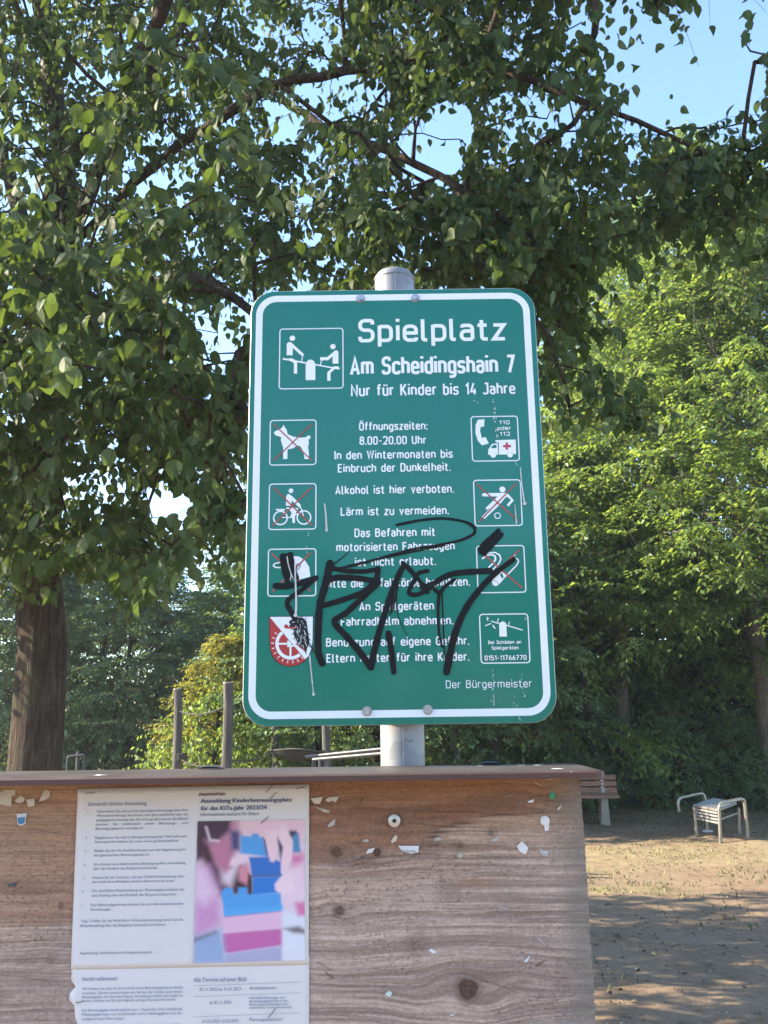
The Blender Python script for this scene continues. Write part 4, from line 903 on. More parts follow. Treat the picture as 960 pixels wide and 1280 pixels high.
for p, a, b in [([(44, 178), (50, 230), (64, 276)], 22, 20), ([(56, 172), (62, 225), (74, 270)], 12, 10), ([(74, 172), (82, 220), (98, 265)], 20, 18), ([(15, 296), (65, 297), (120, 284), (178, 262)], 22, 16), ([(178, 264), (115, 315), (62, 358), (80, 405), (97, 436)], 15, 19),
                ([(97, 436), (140, 510), (172, 566)], 4, 4), ([(86, 430), (120, 480), (150, 530)], 3, 3), ([(232, 206), (226, 235), (214, 290), (192, 370), (185, 470), (186, 560), (201, 606)], 26, 22), ([(232, 208), (246, 224)], 24, 16),
                ([(214, 275), (270, 262), (345, 266), (412, 276)], 22, 18), ([(412, 278), (370, 318), (300, 346), (208, 374)], 20, 18), ([(248, 226), (300, 236), (370, 238), (424, 228)], 17, 15), ([(424, 228), (420, 262), (412, 300)], 20, 17),
                ([(428, 282), (360, 345), (295, 405), (250, 440), (300, 500), (352, 562), (396, 622)], 18, 23), ([(396, 622), (415, 530), (450, 410), (490, 290), (528, 212)], 22, 19), ([(490, 280), (484, 340), (474, 410)], 12, 5),
                ([(528, 212), (504, 290), (500, 400), (540, 492)], 5, 2), ([(512, 250), (498, 320), (482, 400)], 8, 3), ([(466, 486), (478, 560), (487, 640)], 22, 18), ([(524, 206), (556, 236), (596, 284), (622, 322)], 17, 13), ([(622, 236), (585, 246), (566, 280), (548, 322), (582, 330), (640, 300)], 14, 15),
                ([(600, 300), (640, 290), (700, 255), (762, 242), (872, 236)], 18, 20), ([(652, 312), (672, 324), (690, 300), (730, 270)], 14, 12), ([(668, 326), (664, 400), (668, 480), (680, 540)], 12, 6), ([(680, 330), (684, 430), (690, 560), (698, 630)], 5, 4), ([(966, 190), (900, 240), (832, 308), (772, 392), (728, 500), (698, 640)], 16, 25),
                ([(262, 226), (330, 214), (450, 180), (560, 150), (680, 130), (770, 108), (812, 78), (790, 46), (700, 27), (610, 31), (500, 52)], 7, 9), ([(300, 216), (430, 188), (560, 160), (690, 134)], 5, 6), ([(760, 112), (806, 88), (808, 64), (780, 42)], 10, 9), ([(252, 206), (285, 180), (306, 160)], 4, 2),
                ([(838, 160), (866, 118), (905, 76)], 20, 16), ([(848, 166), (884, 128), (918, 90)], 18, 15), ([(828, 150), (850, 120), (896, 84)], 10, 8)]: stroke(p, a, b)
graf = gf.build('graffiti_tag', M_marker, sign)
df = Flat(SY)
def drip(Zf, pts, w0, w1):
    k = abs(Zf(100, 0)[0] - Zf(0, 0)[0]) / 100; u = np.array([Zf(*p) for p in smooth_path(pts)]); df.line(u, np.linspace(w0, w1, len(u)) * k, .0022, ends=True)
Z = Zs(320, 670, 6.1); drip(Z, [(298, 215), (304, 400), (308, 520), (304, 600)], 11, 15); df.disc(Z(302, 604), .0026, .0022); drip(Z, [(410, 915), (420, 1020), (440, 1205)], 11, 7); df.disc(Z(440, 1208), .0020, .0022)
drip(Z, [(238, 160), (250, 230), (268, 290), (262, 340)], 9, 6); Z = Zs(300, 620, 2.4); drip(Z, [(254, 24), (258, 60), (260, 100)], 3, 6); df.disc(Z(260, 104), .0019, .0022)
Z = Zs(580, 510, 8); drip(Z, [(562, 600), (575, 760), (598, 930)], 8, 16); df.disc(Z(604, 958), .0026, .0022); drip(Z, [(500, 530), (518, 560), (532, 580)], 4, 5); drip(Z, [(505, 965), (512, 1050), (522, 1155)], 6, 14)
sr = np.random.default_rng(9)                                # scuffs: short flaked scratches
for x0, y0, x1, y1, n in ((616, 495, 621, 550, 26), (615, 835, 617, 880, 20), (650, 838, 656, 870, 8), (640, 862, 650, 900, 9), (640, 690, 646, 700, 4), (655, 770, 660, 780, 3), (386, 665, 384, 690, 6), (590, 500, 600, 505, 3)):
    for _ in range(n):
        t = sr.random(); p = np.array(S(x0 + (x1 - x0) * t + sr.normal() * 1.0, y0 + (y1 - y0) * t)); L = sr.uniform(.0008, .004); a = -math.pi / 2 + sr.normal() * .25
        df.line(np.array([p, p + L * np.array([math.cos(a), math.sin(a)])]), sr.uniform(.0003, .0011), .0022)
df.build('paint_drips', M_drip, sign)

# ------------------------------------------------------------------ notice board
BY = 1.15
def B(px, py):
    p = at(px, py, BY); return (float(p[0]), float(p[2]))
CZ = CAM_H - .0686
bx1 = (B(727.5, 985)[0] + B(743, 1275)[0]) / 2; bx0 = bx1 - 1.75; bz0, bz1 = .62, CZ - .004
board = empty('notice_board', ((bx0 + bx1) / 2, BY + .014, 0)); tag(board, 'weathered wooden notice board under a brown metal ledge, scarred by staples', 'notice board')
def board_panel():
    xs = np.concatenate([np.linspace(bx0, -.56, 90)[:-1], np.linspace(-.56, bx1, 820)]); zs = np.concatenate([np.linspace(bz0, 1.215, 60)[:-1], np.linspace(1.215, bz1, 330)])
    X, Z = np.meshgrid(xs, zs); x = X; z = Z
    kn = [(585, 1236, .0125, 1.0), (420, 1065, .0068, .8), (424, 1139, .0060, .8), (735, 977, .011, .9), (76, 1132, .0035, .6), (64, 1199, .006, .35), (-6, 1247, .010, .25), (560, 1112, .012, .22), (520, 1180, .014, .3), (575, 1057, .004, .5)]
    zz = z + .005 * (fbm(x * 1.3 + 5, z * 2.2, 1) - .5) + .0022 * (fbm(x * 7, z * 9, 2) - .5)
    kmask = np.zeros_like(x); kring = np.zeros_like(x); halo = np.zeros_like(x); kcol = np.zeros_like(x)
    for px, py, r, s in kn:
        kx, kz = B(px, py); dx = (x - kx); dz = (z - kz); R = r * 3.2
        rho = np.sqrt((dx / 2.1) ** 2 + dz ** 2); g = np.exp(-(rho / R) ** 2)
        zz = zz + s * np.sign(dz + 1e-9) * (-np.abs(dz)) * g * .8 + s * .3 * r * g * np.sin(dx / r * .8)
        wob = 1 + .07 * np.sin(3 * np.arctan2(dz, dx) + px) + .04 * np.sin(7 * np.arctan2(dz, dx))
        d = np.sqrt(dx ** 2 + dz ** 2) / (r * wob); km = sstep(1.12, .78, d) * min(1, s * .95); kmask = np.maximum(kmask, km); kring = np.where(km > .02, d, kring)
        halo = np.maximum(halo, s * np.exp(-((d - 1.15) / .35) ** 2) * (d > .9)); kcol = np.where(km > .02, s, kcol)
    g1 = fbm(x * 3.4, zz * 230, 11, 4); g2 = fbm(x * 11, zz * 520, 12, 3); g3 = fbm(x * 2.0, zz * 42, 13, 3); big = fbm(x * 5, z * 7, 14, 4); fine = fbm(x * 320, z * 520, 15, 2); streak = fbm(x * 9, zz * 240, 41, 3)
    grey = np.stack([.48 + 0 * x, .345 + 0 * x, .275 + 0 * x], -1); pale = np.array([.66, .51, .42]); dark = np.array([.18, .122, .094]); brown = np.array([.34, .172, .105]); tan = np.array([.52, .32, .20])
    def mixc(c, d, k): return c * (1 - k[..., None]) + np.asarray(d) * k[..., None]
    c = mixc(grey, pale, sstep(.46, .72, g3) * .45); ptc = .35 + .65 * sstep(.36, .6, fbm(x * 6, zz * 26, 46, 3)); c = mixc(c, (.27, .20, .17), sstep(.48, .72, big) * .6); c = mixc(c, (.33, .235, .20), sstep(B(0, 1120)[1], B(0, 1260)[1], z) * sstep(B(640, 0)[0], B(420, 0)[0], x) * .6)
    # the strip under the ledge kept its old brown stain; it wore away towards the right and below
    ax, az = B(655, 990); k1 = sstep(.012, -.016, (x - B(632, 0)[0]) * .20 + (B(480, 1003)[1] - z) - .012 + (fbm(x * 7, zz * 60, 18, 4) - .5) * .055)
    k2 = sstep(.030, -.05, (B(480, 1062)[1] - z) + (x - B(560, 0)[0]) * .16 + (fbm(x * 5, zz * 80, 19, 4) - .5) * .10)
    left = sstep(B(200, 0)[0], B(60, 0)[0], x)
    k2 = np.maximum(k2 * .7, left * sstep(B(0, 1180)[1], B(0, 1010)[1], z + (fbm(x * 6, zz * 30, 20) - .5) * .06) * .75)
    c = mixc(c, tan, k2); c = mixc(c, brown, k1 * (.80 + .2 * g3) * (1 - .75 * sstep(B(330, 0)[0], B(60, 0)[0], x)))
    edge_dark = np.exp(-((k1 - .45) / .36) ** 2) * sstep(.34, .58, streak) * sstep(B(330, 0)[0], B(470, 0)[0], x)
    c = mixc(c, (.085, .05, .038), edge_dark * .85); c = mixc(c, (.16, .075, .045), k1 * sstep(.5, .7, fbm(x * 4, zz * 55, 44, 3)) * .6)
    line = sstep(.50, .66, g1); line2 = sstep(.56, .66, fbm(x * 3.2, zz * 130, 16, 4)) * sstep(.35, .6, fbm(x * 2.2, z * 9, 17)); c = mixc(c, pale, sstep(.52, .32, g1) * .5 * ptc * (1 - k1)); c = mixc(c, dark, sstep(.54, .70, fbm(x * 9, zz * 620, 47, 3)) * .38); c = mixc(c, dark + (brown - dark) * .3 * k1[..., None], np.maximum(line * .42, line2 * .45) * ptc * (.85 + .15 * k1))
    c = mixc(c, pale * .95, sstep(.55, .74, g2) * .5 * (1 - k1)); c = c * (.78 + .44 * fine)[..., None]
    # mould specks, cracks
    sp = fbm(x * 190, z * 230, 22, 3); spm = sstep(.68, .78, fbm(x * 420, z * 520, 22, 2)) * sstep(.46, .62, fbm(x * 9, z * 16, 23, 3)); c = mixc(c, (.09, .075, .07), spm * .42)
    for px0, py0, px1, py1, wv, dk in [(600, 1225, 634, 1236, .0007, .9), (634, 1236, 740, 1240, .0005, .5), (556, 1222, 585, 1216, .0005, .6), (440, 1010, 640, 1018, .0008, .7), (470, 1028, 600, 1034, .0006, .6), (395, 1202, 415, 1214, .0010, .85), (395, 1233, 560, 1232, .0005, .6), (640, 1248, 720, 1244, .0007, .7), (470, 1086, 610, 1090, .0005, .5),
                                        (440, 1127, 580, 1128, .0006, .6), (470, 1142, 700, 1134, .0005, .45), (400, 1200, 570, 1193, .0005, .5), (0, 1030, 95, 1045, .0006, .5), (0, 1218, 90, 1230, .0006, .5), (660, 996, 727, 988, .0007, .85), (690, 989, 660, 980, .0006, .7), (420, 1072, 470, 1088, .0004, .5), (428, 1058, 470, 1050, .0004, .4)]:
        (xa, za), (xb, zb) = B(px0, py0), B(px1, py1); t = np.clip((x - xa) / (xb - xa + 1e-9), 0, 1); zl = za + (zb - za) * t + .0025 * (vnoise(x * 60, x * 0 + px0, 24) - .5)
        inx = (x > min(xa, xb)) & (x < max(xa, xb)); c = mixc(c, (.045, .035, .03), inx * dk * np.exp(-((z - zl) / wv) ** 2) * (.4 + .6 * vnoise(x * 40, x * 0, 25 + px0)))
    # bare bright fibres to the lower right, green-grey algae along the sawn edge
    rt = sstep(B(560, 0)[0], B(700, 0)[0], x); c = mixc(c, (.50, .40, .345), rt * sstep(.50, .66, fbm(x * 10, zz * 70, 26, 3)) * sstep(.36, .6, fbm(x * 6, z * 14, 27, 3)) * .75)
    c = mixc(c, (.19, .175, .145), sstep(bx1 - .05, bx1 - .004, x + (fbm(x * 40, z * 50, 28) - .5) * .04) * .65)
    c = mixc(c, (.17, .125, .095), .55 * np.exp(-(((x - B(520, 0)[0]) / .030) ** 2 + ((z - B(0, 1180)[1]) / .013) ** 2)) * fbm(x * 60, z * 90, 29)); c = mixc(c, (.15, .11, .085), .7 * np.exp(-(((x - B(690, 0)[0]) / .028) ** 2 + ((z - B(0, 1175)[1]) / .010) ** 2)) * fbm(x * 50, zz * 160, 30))
    c = mixc(c, (.32, .19, .115), .8 * np.exp(-(((x - B(555, 0)[0]) / .026) ** 2 + ((z - B(0, 1111)[1]) / .006) ** 2))); c = mixc(c, (.07, .05, .04), .7 * np.exp(-(((x - B(575, 0)[0]) / .006) ** 2 + ((z - B(0, 1050)[1]) / .010) ** 2)) * sstep(.4, .6, fbm(x * 90, z * 90, 31)))
    sx, sz_ = B(492.5, 1026); c = mixc(c, (.05, .042, .038), .75 * np.exp(-(((x - sx) / .011) ** 2 + ((z - sz_) / .0085) ** 2)))
    # knots
    c = mixc(c, (.16, .11, .085), halo * .5); kc = np.stack([.095 + .012 * np.sin(kring * 15), .052 + .007 * np.sin(kring * 15), .037 + .005 * np.sin(kring * 15)], -1) * (.75 + .5 * fine[..., None])
    kx, kz = B(585, 1236); star = np.exp(-(np.minimum(np.abs((x - kx) * .25 + (z - kz)), np.abs((x - kx) - .1 * (z - kz))) / .0006) ** 2) * (np.hypot(x - kx, z - kz) < .010); kc = kc * (1 - .5 * star[..., None]) + star[..., None] * np.array([.14, .12, .11]) * .5
    c = c * (1 - kmask[..., None]) + kc * kmask[..., None]
    h = .0009 * (g1 - .5) * (1 - kmask) + .0008 * (g3 - .5) - .0006 * line - .0006 * spm + .0003 * (fine - .5)
    Xj = X.copy(); ed = (vnoise(Z * 600, Z * 0, 50) - .5) * .0016 + (vnoise(Z * 45, Z * 0, 51) - .5) * .0012; Xj += (X > bx1 - .004) * ed
    # the sawn edge follows the photo: a hair of lean to the right at the bottom
    v = np.stack([Xj, BY - h, Z], -1).reshape(-1, 3); nx = len(xs); nz = len(zs); i = np.arange(nz - 1)[:, None] * nx + np.arange(nx - 1)
    rim = list(range(0, nx)) + [k * nx + nx - 1 for k in range(1, nz)] + [(nz - 1) * nx + k for k in range(nx - 2, -1, -1)] + [k * nx for k in range(nz - 2, 0, -1)]
    vb = v[rim].copy(); vb[:, 1] = BY + .027; m0 = len(v); R = np.array(rim); k = np.arange(len(rim)); k2 = (k + 1) % len(rim)
    side = np.stack([R[k2], R[k], m0 + k, m0 + k2], -1)
    cs = [m0, m0 + nx - 1, m0 + nx - 1 + nz - 1, m0 + nx - 1 + nz - 1 + nx - 1]
    off = origin(board); V = np.concatenate([v, vb]) - off
    me = mk_mesh('panel', V, [np.stack([i, i + 1, i + 1 + nx, i + nx], -1).reshape(-1, 4), side, np.array([cs[::-1]])], False)
    cb = c.reshape(-1, 3)[rim] * np.array([.42, .40, .36]); cattr(me, 'tone', np.clip(np.concatenate([c.reshape(-1, 3), cb]), .01, .8))
    n = NT('weathered_spruce'); a = n.attr('tone', 'Color'); fn = n.noise(900, 3, n.coord((.16, 1, 1))); f2 = n.noise(2600, 2, n.coord((.3, 1, 1)))
    col = n.mix(n.rng(fn, .3, .7, 0, .35), a, n.mix(1.0, a, (.62, .6, .58), 'MULTIPLY')); n.bsdf(col, .85, .22, bump=n.math('ADD', fn, f2), bump_d=.0006, bump_s=.5)
    return link('panel', me, n.m, board)
board_panel()
def cap_metal():
    n = NT('brown_coated_sheet'); c = n.coord(); f = n.noise(7, 5, c, .6); g = n.noise(160, 3, c); s = n.noise(40, 4, n.coord((.3, 1, 1)))
    geo = n.n('NewGeometry'); sp = n.n('SeparateXYZ'); n.t.links.new(geo.outputs['Normal'], sp.inputs[0]); up = n.rng(sp.outputs[2], .55, .95)
    base = n.mix(n.rng(s, .4, .7, 0, .5), (.085, .036, .026), (.115, .053, .040)); dust = n.mix(n.rng(f, .35, .7), (.045, .036, .031), (.078, .066, .058))
    k = n.math('MULTIPLY', up, n.rng(f, .15, .5, .8, 1.0)); col = n.mix(k, base, dust); col = n.mix(n.math('MULTIPLY', n.rng(g, .68, .74), .5), col, (.4, .38, .35))
    n.bsdf(col, n.rng(f, .3, .7, .45, .65), .4, bump=g, bump_d=.0004, bump_s=.2); return n.m
cfy, cby = 1.064, 1.208; cxR = float(at(757, 969.5, cfy)[0]); cxL = bx0 - .03
m = MB(); prof = [(cby, CZ - .016), (cby, CZ + .0005), (cfy + .005, CZ + .0005), (cfy + .0022, CZ - .0000), (cfy + .0005, CZ - .0016), (cfy, CZ - .0075), (cfy + .0012, CZ - .0078), (cfy + .004, CZ - .0032), (cfy + .011, CZ - .0018), (cby - .002, CZ - .0018), (cby - .002, CZ - .016)]
npf = len(prof); xs_ = [cxL, cxR - .010, cxR - .004, cxR]
ins_ = [0, 0, .3, 1]
v_ = []
for x, t in zip(xs_, ins_):
    for (y, z) in prof: v_.append((x, y + (.006 * t if y < 1.1 else 0), z - .0012 * t))
m.add(v_, [(a * npf + k, a * npf + (k + 1) % npf, (a + 1) * npf + (k + 1) % npf, (a + 1) * npf + k) for a in range(3) for k in range(npf)] + [tuple(range(npf))[::-1], tuple(3 * npf + k for k in range(npf))])
m.build('ledge', cap_metal(), board)
M_post = bark_mat('grey_post_wood', (.12, .10, .085), (.20, .175, .155), (.30, .27, .245), 26, .06)
for x in (bx0 + .2, bx1 - .35):
    m = MB(); m.box((x, BY + .028 + .045, (CZ - .03 - .3) / 2), (.09, .09, CZ - .03 + .3), None, .006); m.build('post', M_post, board)
def screw(px, py, r, mat, torx=True):
    x, z = B(px, py); m = MB(); m.tube([(x, BY - .0002, z), (x, BY - .0016, z), (x, BY - .0024, z)], [r, r, r * .84], 28); o = m.build('screw', mat, board, smooth=True)
    if torx:
        m = MB(); st = [(x + r * (.44 if k % 2 else .27) * math.cos(k * math.pi / 6), z + r * (.44 if k % 2 else .27) * math.sin(k * math.pi / 6)) for k in range(12)]; m.add([(a, BY - .00255, b) for a, b in st], [tuple(range(12))[::-1]])
        m.add([(x + r * .12 * math.cos(k), BY - .0027, z + r * .12 * math.sin(k)) for k in np.linspace(0, 6.28, 9)[:-1]], [tuple(range(8))[::-1]]); m.build('torx_socket', M_black, o)
screw(492.8, 1025.8, .0076, paint('bright_steel', (.60, .58, .54), .4, .1, 300, metal=.4)); screw(574.8, 1068.8, .0038, paint('old_filler', (.42, .37, .32), .8, .2, 300), False)
screw(471.3, 1065.6, .0045, paint('rusty_nail', (.085, .045, .03), .8, .3, 300), False)

# ------------------------------------------------------------------ the two information sheets
def paper_mat(name, col):
    n = NT(name); f = n.noise(9, 4, n.coord()); g = n.noise(60, 3, n.coord()); k = n.mix(n.rng(f, .35, .7, 0, .35), col, tuple(q * .88 for q in col)); n.bsdf(k, .32, .5, bump=n.math('ADD', f, n.math('MULTIPLY', g, .15)), bump_d=.004, bump_s=.25, coat=.25, coat_r=.2); return n.m
M_paper = paper_mat('laminated_paper', (.68, .655, .66)); M_ink = paint('grey_blue_print', (.09, .13, .25), .5, .2, 300); M_inkd = paint('dark_blue_print', (.05, .085, .19), .5, .2, 300)
PYY = BY - .0022
def Q(px, py):
    p = at(px, py, PYY); return (float(p[0]), float(p[2]))
def sheet(name, corners, label, back=0.0, ragged=None):
    tl, tr, br, bl = [np.array(Q(*c)) for c in corners]; n1, n2 = 40, 30; t = np.linspace(0, 1, n1); s = np.linspace(0, 1, n2)
    T, U = np.meshgrid(t, s); P = (tl * (1 - T[..., None]) + tr * T[..., None]) * (1 - U[..., None]) + (bl * (1 - T[..., None]) + br * T[..., None]) * U[..., None]
    if ragged is not None:
        k = T < .12; P[..., 0] += k * (1 - T / .12) * ragged(U)
    y = PYY + .0005 + back - .0008 * (fbm(T * 3, U * 3, 61) - .3) - .0006 * np.abs(T - .5)
    x_, z_ = P[..., 0], P[..., 1]; v = np.stack([x_, y, z_], -1).reshape(-1, 3); i = np.arange(n2 - 1)[:, None] * n1 + np.arange(n1 - 1); f = np.stack([i, i + n1, i + n1 + 1, i + 1], -1).reshape(-1, 4)
    m0 = len(v); vb = v + np.array([0, .0003, 0]); rim = np.array(list(range(n1)) + [k * n1 + n1 - 1 for k in range(1, n2)] + [(n2 - 1) * n1 + k for k in range(n1 - 2, -1, -1)] + [k * n1 for k in range(n2 - 2, 0, -1)]); k = np.arange(len(rim)); k2 = (k + 1) % len(rim)
    o = empty(name, (float((tl[0] + tr[0]) / 2), PYY, float((tl[1] + bl[1]) / 2))); tag(o, label, 'paper notice')
    me = mk_mesh('sheet', np.concatenate([v, vb]) - origin(o), [f, f[:, ::-1] + m0, np.stack([rim[k], rim[k2], m0 + rim[k2], m0 + rim[k]], -1)], True); link('sheet', me, M_paper, o); return o
up_sheet = sheet('information_sheet', [(97, 986), (386.5, 980.5), (385.8, 1206), (88.5, 1212)], 'upper laminated nursery information sheet with a colour picture of toy bricks')
lo_sheet = sheet('information_sheet', [(89.5, 1202), (386.6, 1195), (386, 1432), (80, 1440)], 'lower laminated sheet with a table of dates, torn along its left edge', .0008, lambda u: np.where(u > .12, .004 + .012 * vnoise(u * 14, u * 0, 71) * .6 + .002 * vnoise(u * 90, u * 0, 72) * sstep(.12, .2, u) - .010 * np.exp(-((u - .19) / .035) ** 2), 0))
def qtext(fl_, lines, mat=None, dz=.0020):
    for text, l, r, y, cap in lines:
        (x0, z0) = Q(l, y); (x1, z1) = Q(r, y - (r - l) * .0165); sans(fl_, text, x0, x1, z0, cap, dz, (z1 - z0) / (x1 - x0) * 1.0)
def Zq(x0, y0, k):
    return lambda l, r, y: (x0 + l / k, x0 + r / k, y0 + y / k)
z2 = Zq(80, 970, 5.65); fl = Flat(PYY + .001)
body = [('Schritt-für-Schritt Anmeldung', 170, 585, 212, .0049)] + [(t, l, r, y, .0030) for t, l, r, y in [('1.', 168, 180, 258), ('Informieren Sie sich auf der jeweiligen Homepage über Ihre', 235, 878, 258), ('Wunscheinrichtung. Sie können sich dort ausführlich über das', 232, 878, 288), ('pädagogische Konzept der Einrichtung informieren. Bei Bedarf', 230, 876, 319), ('können    Sie    telefonisch    einen    Beratungs-    und', 227, 874, 349), ('Besichtigungstermin vereinbaren.', 225, 565, 380),
        ('2.', 152, 168, 444), ('Registrieren Sie sich im Bürgerserviceportal. Den Link zum', 222, 868, 443), ('Serviceportal erhalten Sie unter www.vg-hoechstadt.de', 219, 808, 473), ('3.', 148, 162, 537), ('Melden Sie dort Ihr Kind/Ihre Kinder nach der Registrierung für', 215, 862, 536), ('den gewünschten Betreuungsplatz an.', 213, 606, 567), ('4.', 141, 156, 634), ('Sie erhalten eine elektronische Bestätigung Ihrer Anmeldung', 211, 858, 631), ('über das Postfach des Bürgerserviceportals.', 208, 664, 662),
        ('5.', 135, 148, 727), ('Nutzen Sie die Funktion, sich per E-Mail-Weiterleitung über', 204, 852, 725), ('den Inhalt Ihres Postfachs zeitnah informieren zu lassen.', 202, 785, 755), ('6.', 130, 142, 820), ('Die schriftliche Rückmeldung zur Platzvergabe erhalten Sie', 198, 848, 818), ('zum Stichtag über das Postfach des Bürgerserviceportals.', 197, 797, 851)]]
qtext(fl, [(t, *z2(l, r, y), c) for t, l, r, y, c in body])
z3 = Zq(80, 1090, 5.65)
body = [(t, l, r, y, .0030) for t, l, r, y in [('7.', 122, 136, 242), ('Den Betreuungsvertrag erhalten Sie von den entsprechenden', 191, 845, 240), ('Einrichtungen.', 190, 336, 272), ('Tipp: Treffen Sie die Wahl Ihrer Wunscheinrichtung, bevor Sie die', 121, 842, 354), ('Bedarfsmeldung über das Bürgerserviceportal vornehmen.', 119, 724, 387), ('Registrierung / Anmeldung nun im Bürgerserviceportal:', 118, 626, 580)]]
qtext(fl, [(t, *z3(l, r, y), c) for t, l, r, y, c in body]); fl.build('printed_text', M_ink, up_sheet)
z4 = Zq(230, 980, 5.65); fl = Flat(PYY + .001)
for dx in (0, 3): qtext(fl, [(t, *z4(l + dx, r + dx, y), c) for t, l, r, y, c in [('Anmeldung Kinderbetreuungsplatz', 118, 760, 134, .0052), ('für das KiTa-Jahr 2023/24', 118, 583, 186, .0052)]])
qtext(fl, [('Informationsbroschüre für Eltern', *z4(114, 530, 226), .0042)]); fl.build('heading', M_inkd, up_sheet)
fl = Flat(PYY + .001); z5 = Zq(230, 1110, 5.65)
qtext(fl, [(t, *z3(l, r, y), c) for t, l, r, y, c in [('Herzlich willkommen!', 130, 378, 768, .0046), ('Wir freuen uns, dass Sie Ihr Kind für einen Betreuungsplatz anmelden', 130, 840, 832, .0029), ('möchten. Gerne unterstützen wir Sie bei der Suche nach einem', 130, 838, 862, .0029), ('Betreuungsplatz. Um Ihnen den Weg zur Anmeldung so einfach wie möglich zu', 130, 838, 890, .0029), ('machen, möchten wir Sie über folgende wichtige Hinweise informieren:', 130, 790, 917, .0029),
        ('Das Betreuungsjahr startet jährlich zum 1. September. Eine unterjährige', 128, 836, 984, .0029), ('Platzvergabe kann nur im Einzelfall und in Abhängigkeit von der', 128, 836, 1014, .0029), ('verfügbaren freien Plätze erfolgen.', 126, 428, 1045, .0029), ('Die Anmeldung für das kommende Jahr ist nur online möglich.', 126, 830, 1096, .0029)]])
qtext(fl, [(t, *z5(l, r, y), c) for t, l, r, y, c in [('Alle Termine auf einen Blick', 68, 444, 662, .0050), ('01.11.2022 bis 31.01.2023', 112, 402, 726, .0036), ('Anmeldezeitraum', 462, 652, 716, .0036), ('ab 01.11.2022', 180, 335, 818, .0036), ('Individuelle Beratungs- und', 462, 708, 782, .0027), ('Besichtigungsgespräche in den', 462, 732, 805, .0027), ('Betreuungseinrichtungen nach', 462, 738, 828, .0027), ('telefonischer Terminvereinbarung', 462, 760, 851, .0027), ('01.02.2023-16.02.2023', 132, 384, 950, .0036), ('Planungszeitraum', 462, 696, 938, .0036)]]); fl.build('printed_text', M_ink, lo_sheet)
fl = Flat(PYY + .001)
for y in (690, 766, 908):
    a = Q(*[z5(66, 0, y)[k] for k in (0, 2)]); b = Q(*[z5(826, 0, y - 28)[k] for k in (0, 2)]); fl.line(np.array([a, b]), .0004, .002)
fl.build('table_rule', paint('grey_rule', (.3, .3, .33), .5, .1, 50), lo_sheet)

